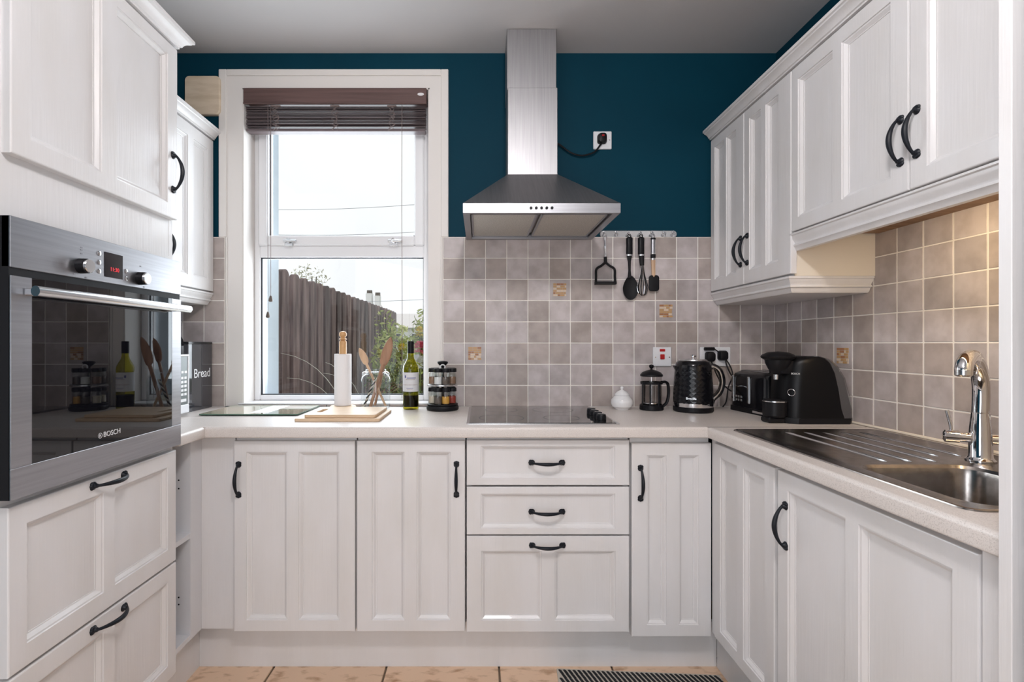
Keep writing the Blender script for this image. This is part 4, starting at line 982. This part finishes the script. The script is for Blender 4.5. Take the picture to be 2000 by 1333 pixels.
m = MB(); m.lathe([(0, .022), (.036, .022), (.041, .028), (.041, .084), (.038, .088), (0, .088)], (-.166, -.035, 0), 32); m.build('cup_stand', M['black_soft'], cf)
MB().lathe([(.0415, .080), (.0418, .082), (.0415, .084)], (-.166, -.035, 0), 32, cap=False).build('stand_rim', M['chrome_soft'], cf)
m = MB(); m.lathe([(.0, .180), (.012, .180), (.018, .186), (.034, .206), (.044, .228), (.046, .240), (.057, .247), (.060, .253), (.055, .260), (.036, .269), (.0, .273)], (-.150, -.030, 0), 40); m.build('brew_head', M['black_soft'], cf)
m = MB(); m.box(-.155, -.08, -.062, .030, .185, .240, .010, seg=2); m.build('head_bracket', M['black_soft'], cf)
MB().lathe([(.009, .165), (.010, .184)], (-.160, -.034, 0), 16).build('nozzle', M['chrome_soft'], cf)
MB().box(-.205, -.14, -.065, -.005, .0005, .022, .006).build('drip_tray', M['black_soft'], cf)
rot45 = (R(90), 0, R(-50))
c45 = Vector((-.1285, -.0672, 0))
m = MB(); m.tube([(.0125*math.cos(2*PI*k/28), 0, .0125*math.sin(2*PI*k/28)) for k in range(29)], .0012, 6)
m.build('button_ring', M['chrome_soft'], cf, loc=(-.1235, -.0700, .118), rot=(0, 0, R(-50)))
text('lettering', 'BOSCH', .009, (-.1105, -.0745, .189), (R(90), 0, R(-50)), M['print'], cf)

# ------------------------------------------------------------------ rug
rg = thing('woven_rug', 'black and cream woven rug on the tiled floor', 'rug', (.585, 1.55, 0), R(-3.5))
m = MB(); m.box(-.315, .285, -.55, .32, .001, .006, .002); m.build('rug_backing', M['rugc'], rg)
m = MB(); rnd = random.Random(3)
for r_ in range(36):
    for c in range(33):
        x = -.310+c*.0178; y = .312-r_*.0235; 
        if y < -.54: continue
        ox = .009*(r_ % 2)
        a, w_ = x+ox, .0115
        m.add([(a, y, .006), (a+w_, y-.001, .0065), (a+w_+.009, y-.0225, .0065), (a+.009, y-.0225, .006), (a+w_*.5, y-.004, .0105), (a+w_*.5+.009, y-.0185, .0105)],
              [(0, 4, 1), (1, 4, 5, 2), (2, 5, 3), (3, 5, 4, 0)])
o_ = m.build('rug_yarn', M['rugb'], rg, 60); o_['kind'] = 'stuff'

# ------------------------------------------------------------------ outside
m = MB(); m.box(-60, 60, 2.76, 120, -.4, -.3); struct(m.build('ground_outside', M['lawn']), 'green lawn outside the window', 'ground')
fn = thing('garden_fence', 'dark brown close-board garden fence running away from the window', 'fence', (-1.30, 3.0, -.3))
def board_mesh(seed, h):
    rnd = random.Random(seed); m = MB(); w = .126; pts = [(0, 0), (w, 0)]
    for k in range(0, 9):
        a = R(180*k/8); pts.append((w/2+w/2*math.cos(a), h-.045+.045*math.sin(a)))
    m.prism([(p[0], p[1]) for p in pts], -.010, .022, 'x')
    return m.mesh('board', M['fence'])
bms = [board_mesh(k, 2.022) for k in range(1)]
for k in range(26):
    y = .06+k*.1795
    inst('board', bms[0], fn, (random.uniform(-.002, .002), y, random.uniform(-.008, .006)), (R(random.uniform(-.35, .35)), 0, 0))
    inst('board', bms[0], fn, (-.036, y+.09, -.10+random.uniform(-.006, .004)))
for z in (.5, 1.6): MB().box(-.022, -.001, 0, 4.75, z, z+.08).build('rail', M['fence'], fn)
def leaves(name, n, c, r, size, ma, par, seed, squash=1.0):
    rnd = random.Random(seed); m = MB()
    for _ in range(n):
        while True:
            p = Vector((rnd.uniform(-1, 1), rnd.uniform(-1, 1), rnd.uniform(-1, 1)))
            if .12 < p.length < 1: break
        p = Vector((p.x*r[0], p.y*r[1], p.z*r[2]))+Vector(c)
        s_ = size*rnd.uniform(.6, 1.3); e = Matrix.Rotation(rnd.uniform(0, 6.28), 3, 'Z') @ Matrix.Rotation(rnd.uniform(-1.2, 1.2), 3, 'X') @ Matrix.Rotation(rnd.uniform(0, 6.28), 3, 'Y')
        P_ = [Vector(q_)*s_ for q_ in ((0, 0, -1), (.28, .06, -.3), (.26, .08, .3), (0, 0, 1), (-.26, .08, .3), (-.28, .06, -.3))]
        m.add([tuple(p+e @ q_) for q_ in P_], [(0, 1, 2, 3), (0, 3, 4, 5)])
    o = m.build(name, ma, par, 180); o['kind'] = 'stuff'; return o
def bush(label, loc, r, n, size, ma, seed, name='garden_bush'):
    t = thing(name, label, 'bush', (loc[0], loc[1], -.3)); zc = loc[2]+.3
    leaves('foliage', n, (0, 0, zc), r, size, ma, t, seed)
    m = MB(); rnd = random.Random(seed+1)
    for _ in range(9):
        e = (rnd.uniform(-.6, .6)*r[0], rnd.uniform(-.6, .6)*r[1], zc+rnd.uniform(.1, .7)*r[2])
        m.tube(spline([(rnd.uniform(-.05, .05), rnd.uniform(-.05, .05), 0), (e[0]*.5, e[1]*.5, zc*.6), e], 4), [.012]*8+[.006], 6)
    m.build('stem', M['stem'], t); return t
b1 = bush('yellow-green leafy bush at the far end of the fence', (-.86, 5.05, 1.06), (.22, .40, .40), 750, .040, M['leaf1'], 11)
b2 = bush('darker olive shrub growing low beside the fence', (-.76, 4.35, .80), (.25, .30, .30), 700, .032, M['leaf2'], 12)
b3 = bush('bright green bush nearest the right side of the window', (-.62, 5.6, 1.20), (.16, .30, .44), 420, .042, M['leaf1'], 13)
b4 = bush('pale feathery bush rising behind the fence top', (-2.12, 6.2, 1.82), (.30, .4, .40), 900, .022, M['leafp'], 14)
b5 = bush('small climber trailing over the far fence boards', (-1.26, 6.6, 1.45), (.10, .7, .26), 160, .045, M['leaf1'], 15)
b6 = bush('low green border shrub below the window corner', (-.55, 4.0, .62), (.25, .30, .26), 700, .030, M['leaf2'], 16)
def flower(label, loc, r, ma, seed):
    t = thing('garden_flower', label, 'flower', (loc[0], loc[1], -.3)); rnd = random.Random(seed); zc = loc[2]+.3
    m = MB()
    for k in range(60):
        z_ = 1-1.7*(k+.5)/60; a = 2.4*k; q_r = math.sqrt(max(0, 1-z_*z_)); dv = Vector((q_r*math.cos(a), q_r*math.sin(a), z_)); c = Vector((0, 0, zc))+dv*r*.55
        e = dv.to_track_quat('X', 'Z').to_matrix() @ Matrix.Rotation(rnd.uniform(-.6, .6), 3, 'Y'); s_ = r*.5
        m.add([tuple(c+e @ (Vector(q_)*s_)) for q_ in ((-.1, 0, 0), (.4, .45, .08), (1, .25, .2), (1, -.25, .2), (.4, -.45, .08))], [(0, 1, 2, 3, 4)])
    m.build('petals', ma, t, 180)
    m = MB(); m.tube([(0, 0, 0), (.01, 0, zc*.5), (0, 0, zc)], .006, 6); m.build('stem', M['leaf2'], t)
flower('pink flower head at the right edge of the lower pane', (-.487, 4.05, 1.195), .065, M['pink'], 1)
flower('white flower head just under the pink one', (-.497, 4.00, 1.075), .075, M['whitep'], 2)
flower('yellow bloom in the bush at the right of the window', (-.565, 4.7, 1.345), .055, M['yellow'], 3)
flower('small yellow bloom lower in the bush behind the bottle', (-.70, 4.5, 1.20), .040, M['yellow'], 4)
def grass(label, loc, n, ma, spread, seed, L0=.75):
    t = thing('ornamental_grass', label, 'grass', (loc[0], loc[1], -.3)); rnd = random.Random(seed)
    m = MB()
    for k in range(n):
        s_ = rnd.uniform(.5, 1); dx = spread[0]+(spread[1]-spread[0])*rnd.random(); h = L0*rnd.uniform(.8, 1.1)
        p0 = (rnd.uniform(-.05, .05), rnd.uniform(-.04, .04), 0)
        m.tube(bez(p0, (dx*.12, 0, h*.62), (dx*.45, rnd.uniform(-.1, .1), h*.98), (dx, rnd.uniform(-.15, .15), h*rnd.uniform(.94, 1.04)), 14), [.0034-.00018*i for i in range(15)], 5, flat=(.5, 1))
    m.build('blades', ma, t)['kind'] = 'stuff'
grass('pale arching grass in front of the fence', (-.60, 3.05, 0), 16, M['grassb'], (-.58, -.22), 5, 1.33)
grass('reddish arching grass low behind the glass jar', (-.78, 3.2, 0), 16, M['grassr'], (.05, .35), 6, 1.26)
def house(label, loc, w, d_, h, rh, rz, chim=(), seed=0, wins=()):
    t = thing('house', label, 'house', loc, rz)
    MB().box(-w/2, w/2, 0, d_, 0, h).build('house_wall', M['house_w'], t)
    m = MB(); m.loft([[(-w/2-.2, -.25, h-.05), (w/2+.2, -.25, h-.05), (w/2+.2, d_+.25, h-.05), (-w/2-.2, d_+.25, h-.05)], [(-w/2+.2, d_/2-.02, h+rh), (w/2-.2, d_/2-.02, h+rh), (w/2-.2, d_/2+.02, h+rh), (-w/2+.2, d_/2+.02, h+rh)]]); m.build('roof', M['roof'], t)
    for (x, cw, ct) in chim:
        c = MB().box(x-cw/2, x+cw/2, d_/2-.3, d_/2+.3, h+rh*.5, h+rh+ct).build('chimney', M['house_w'], t)
        for k in (-.2, .2): MB().lathe([(.10, h+rh+ct), (.09, h+rh+ct+.22)], (x+k*cw*1.2, d_/2, 0), 10).build('chimney_pot', M['stem'], c)
    for (x, z, ww, wh) in wins:
        f_ = MB().box(x-ww/2-.06, x+ww/2+.06, -.04, .01, z-.06, z+wh+.06).build('window', M['upvc'], t); MB().box(x-ww/2, x+ww/2, -.05, -.03, z, z+wh).build('pane', M['gasket'], f_)
    return t
house('distant pale-roofed house with two white chimneys beyond the fence', (-8.2, 30, -.3), 4.0, 5, 2.9, 1.15, 0, ((1.03, .36, .75), (1.56, .30, .60)), wins=((-1, 1.2, .9, 1.1),))
house('far white bungalow with grey roof behind the garden bushes', (-3.45, 24, -.3), 2.6, 3, 2.35, .72, 0, wins=((-.6, 1.4, .5, .6), (.5, 1.4, .6, .6)))
m = MB(); pts = []
for k in range(41): pts.append((-60+3*k, 0, 5.2+1.0*math.sin(k*.5)+.8*math.sin(k*.21+1)))
for k in range(40): m.add([(pts[k][0], 95, -.4), (pts[k+1][0], 95, -.4), (pts[k+1][0], 99, pts[k+1][2]), (pts[k][0], 99, pts[k][2]), (pts[k][0], 115, -.4), (pts[k+1][0], 115, -.4)], [(0, 1, 2, 3), (3, 2, 5, 4)])
tag(m.build('hills', M['hill']), 'low blue hills on the horizon', 'hill')['kind'] = 'structure'
up = thing('utility_pole', 'overhead line pole out of sight left of the window, its thin wires crossing the panes', 'utility pole', (-16, 30, -.3))
MB().lathe([(.14, 0), (.10, 10.4)], n=12).build('pole_shaft', M['stem'], up)
MB().box(-.9, .9, -.06, .06, 9.6, 9.72).build('crossarm', M['stem'], up)
for z0_, z1_ in ((9.65, 9.85+.3), (8.2, 8.45), (4.30, 4.32)):
    m = MB(); m.tube([(.1+15*k/10, 0, z0_+(z1_-z0_)*k/10-.25*math.sin(PI*k/10)) for k in range(11)], .014, 5); m.build('wire', M['wire'], up)
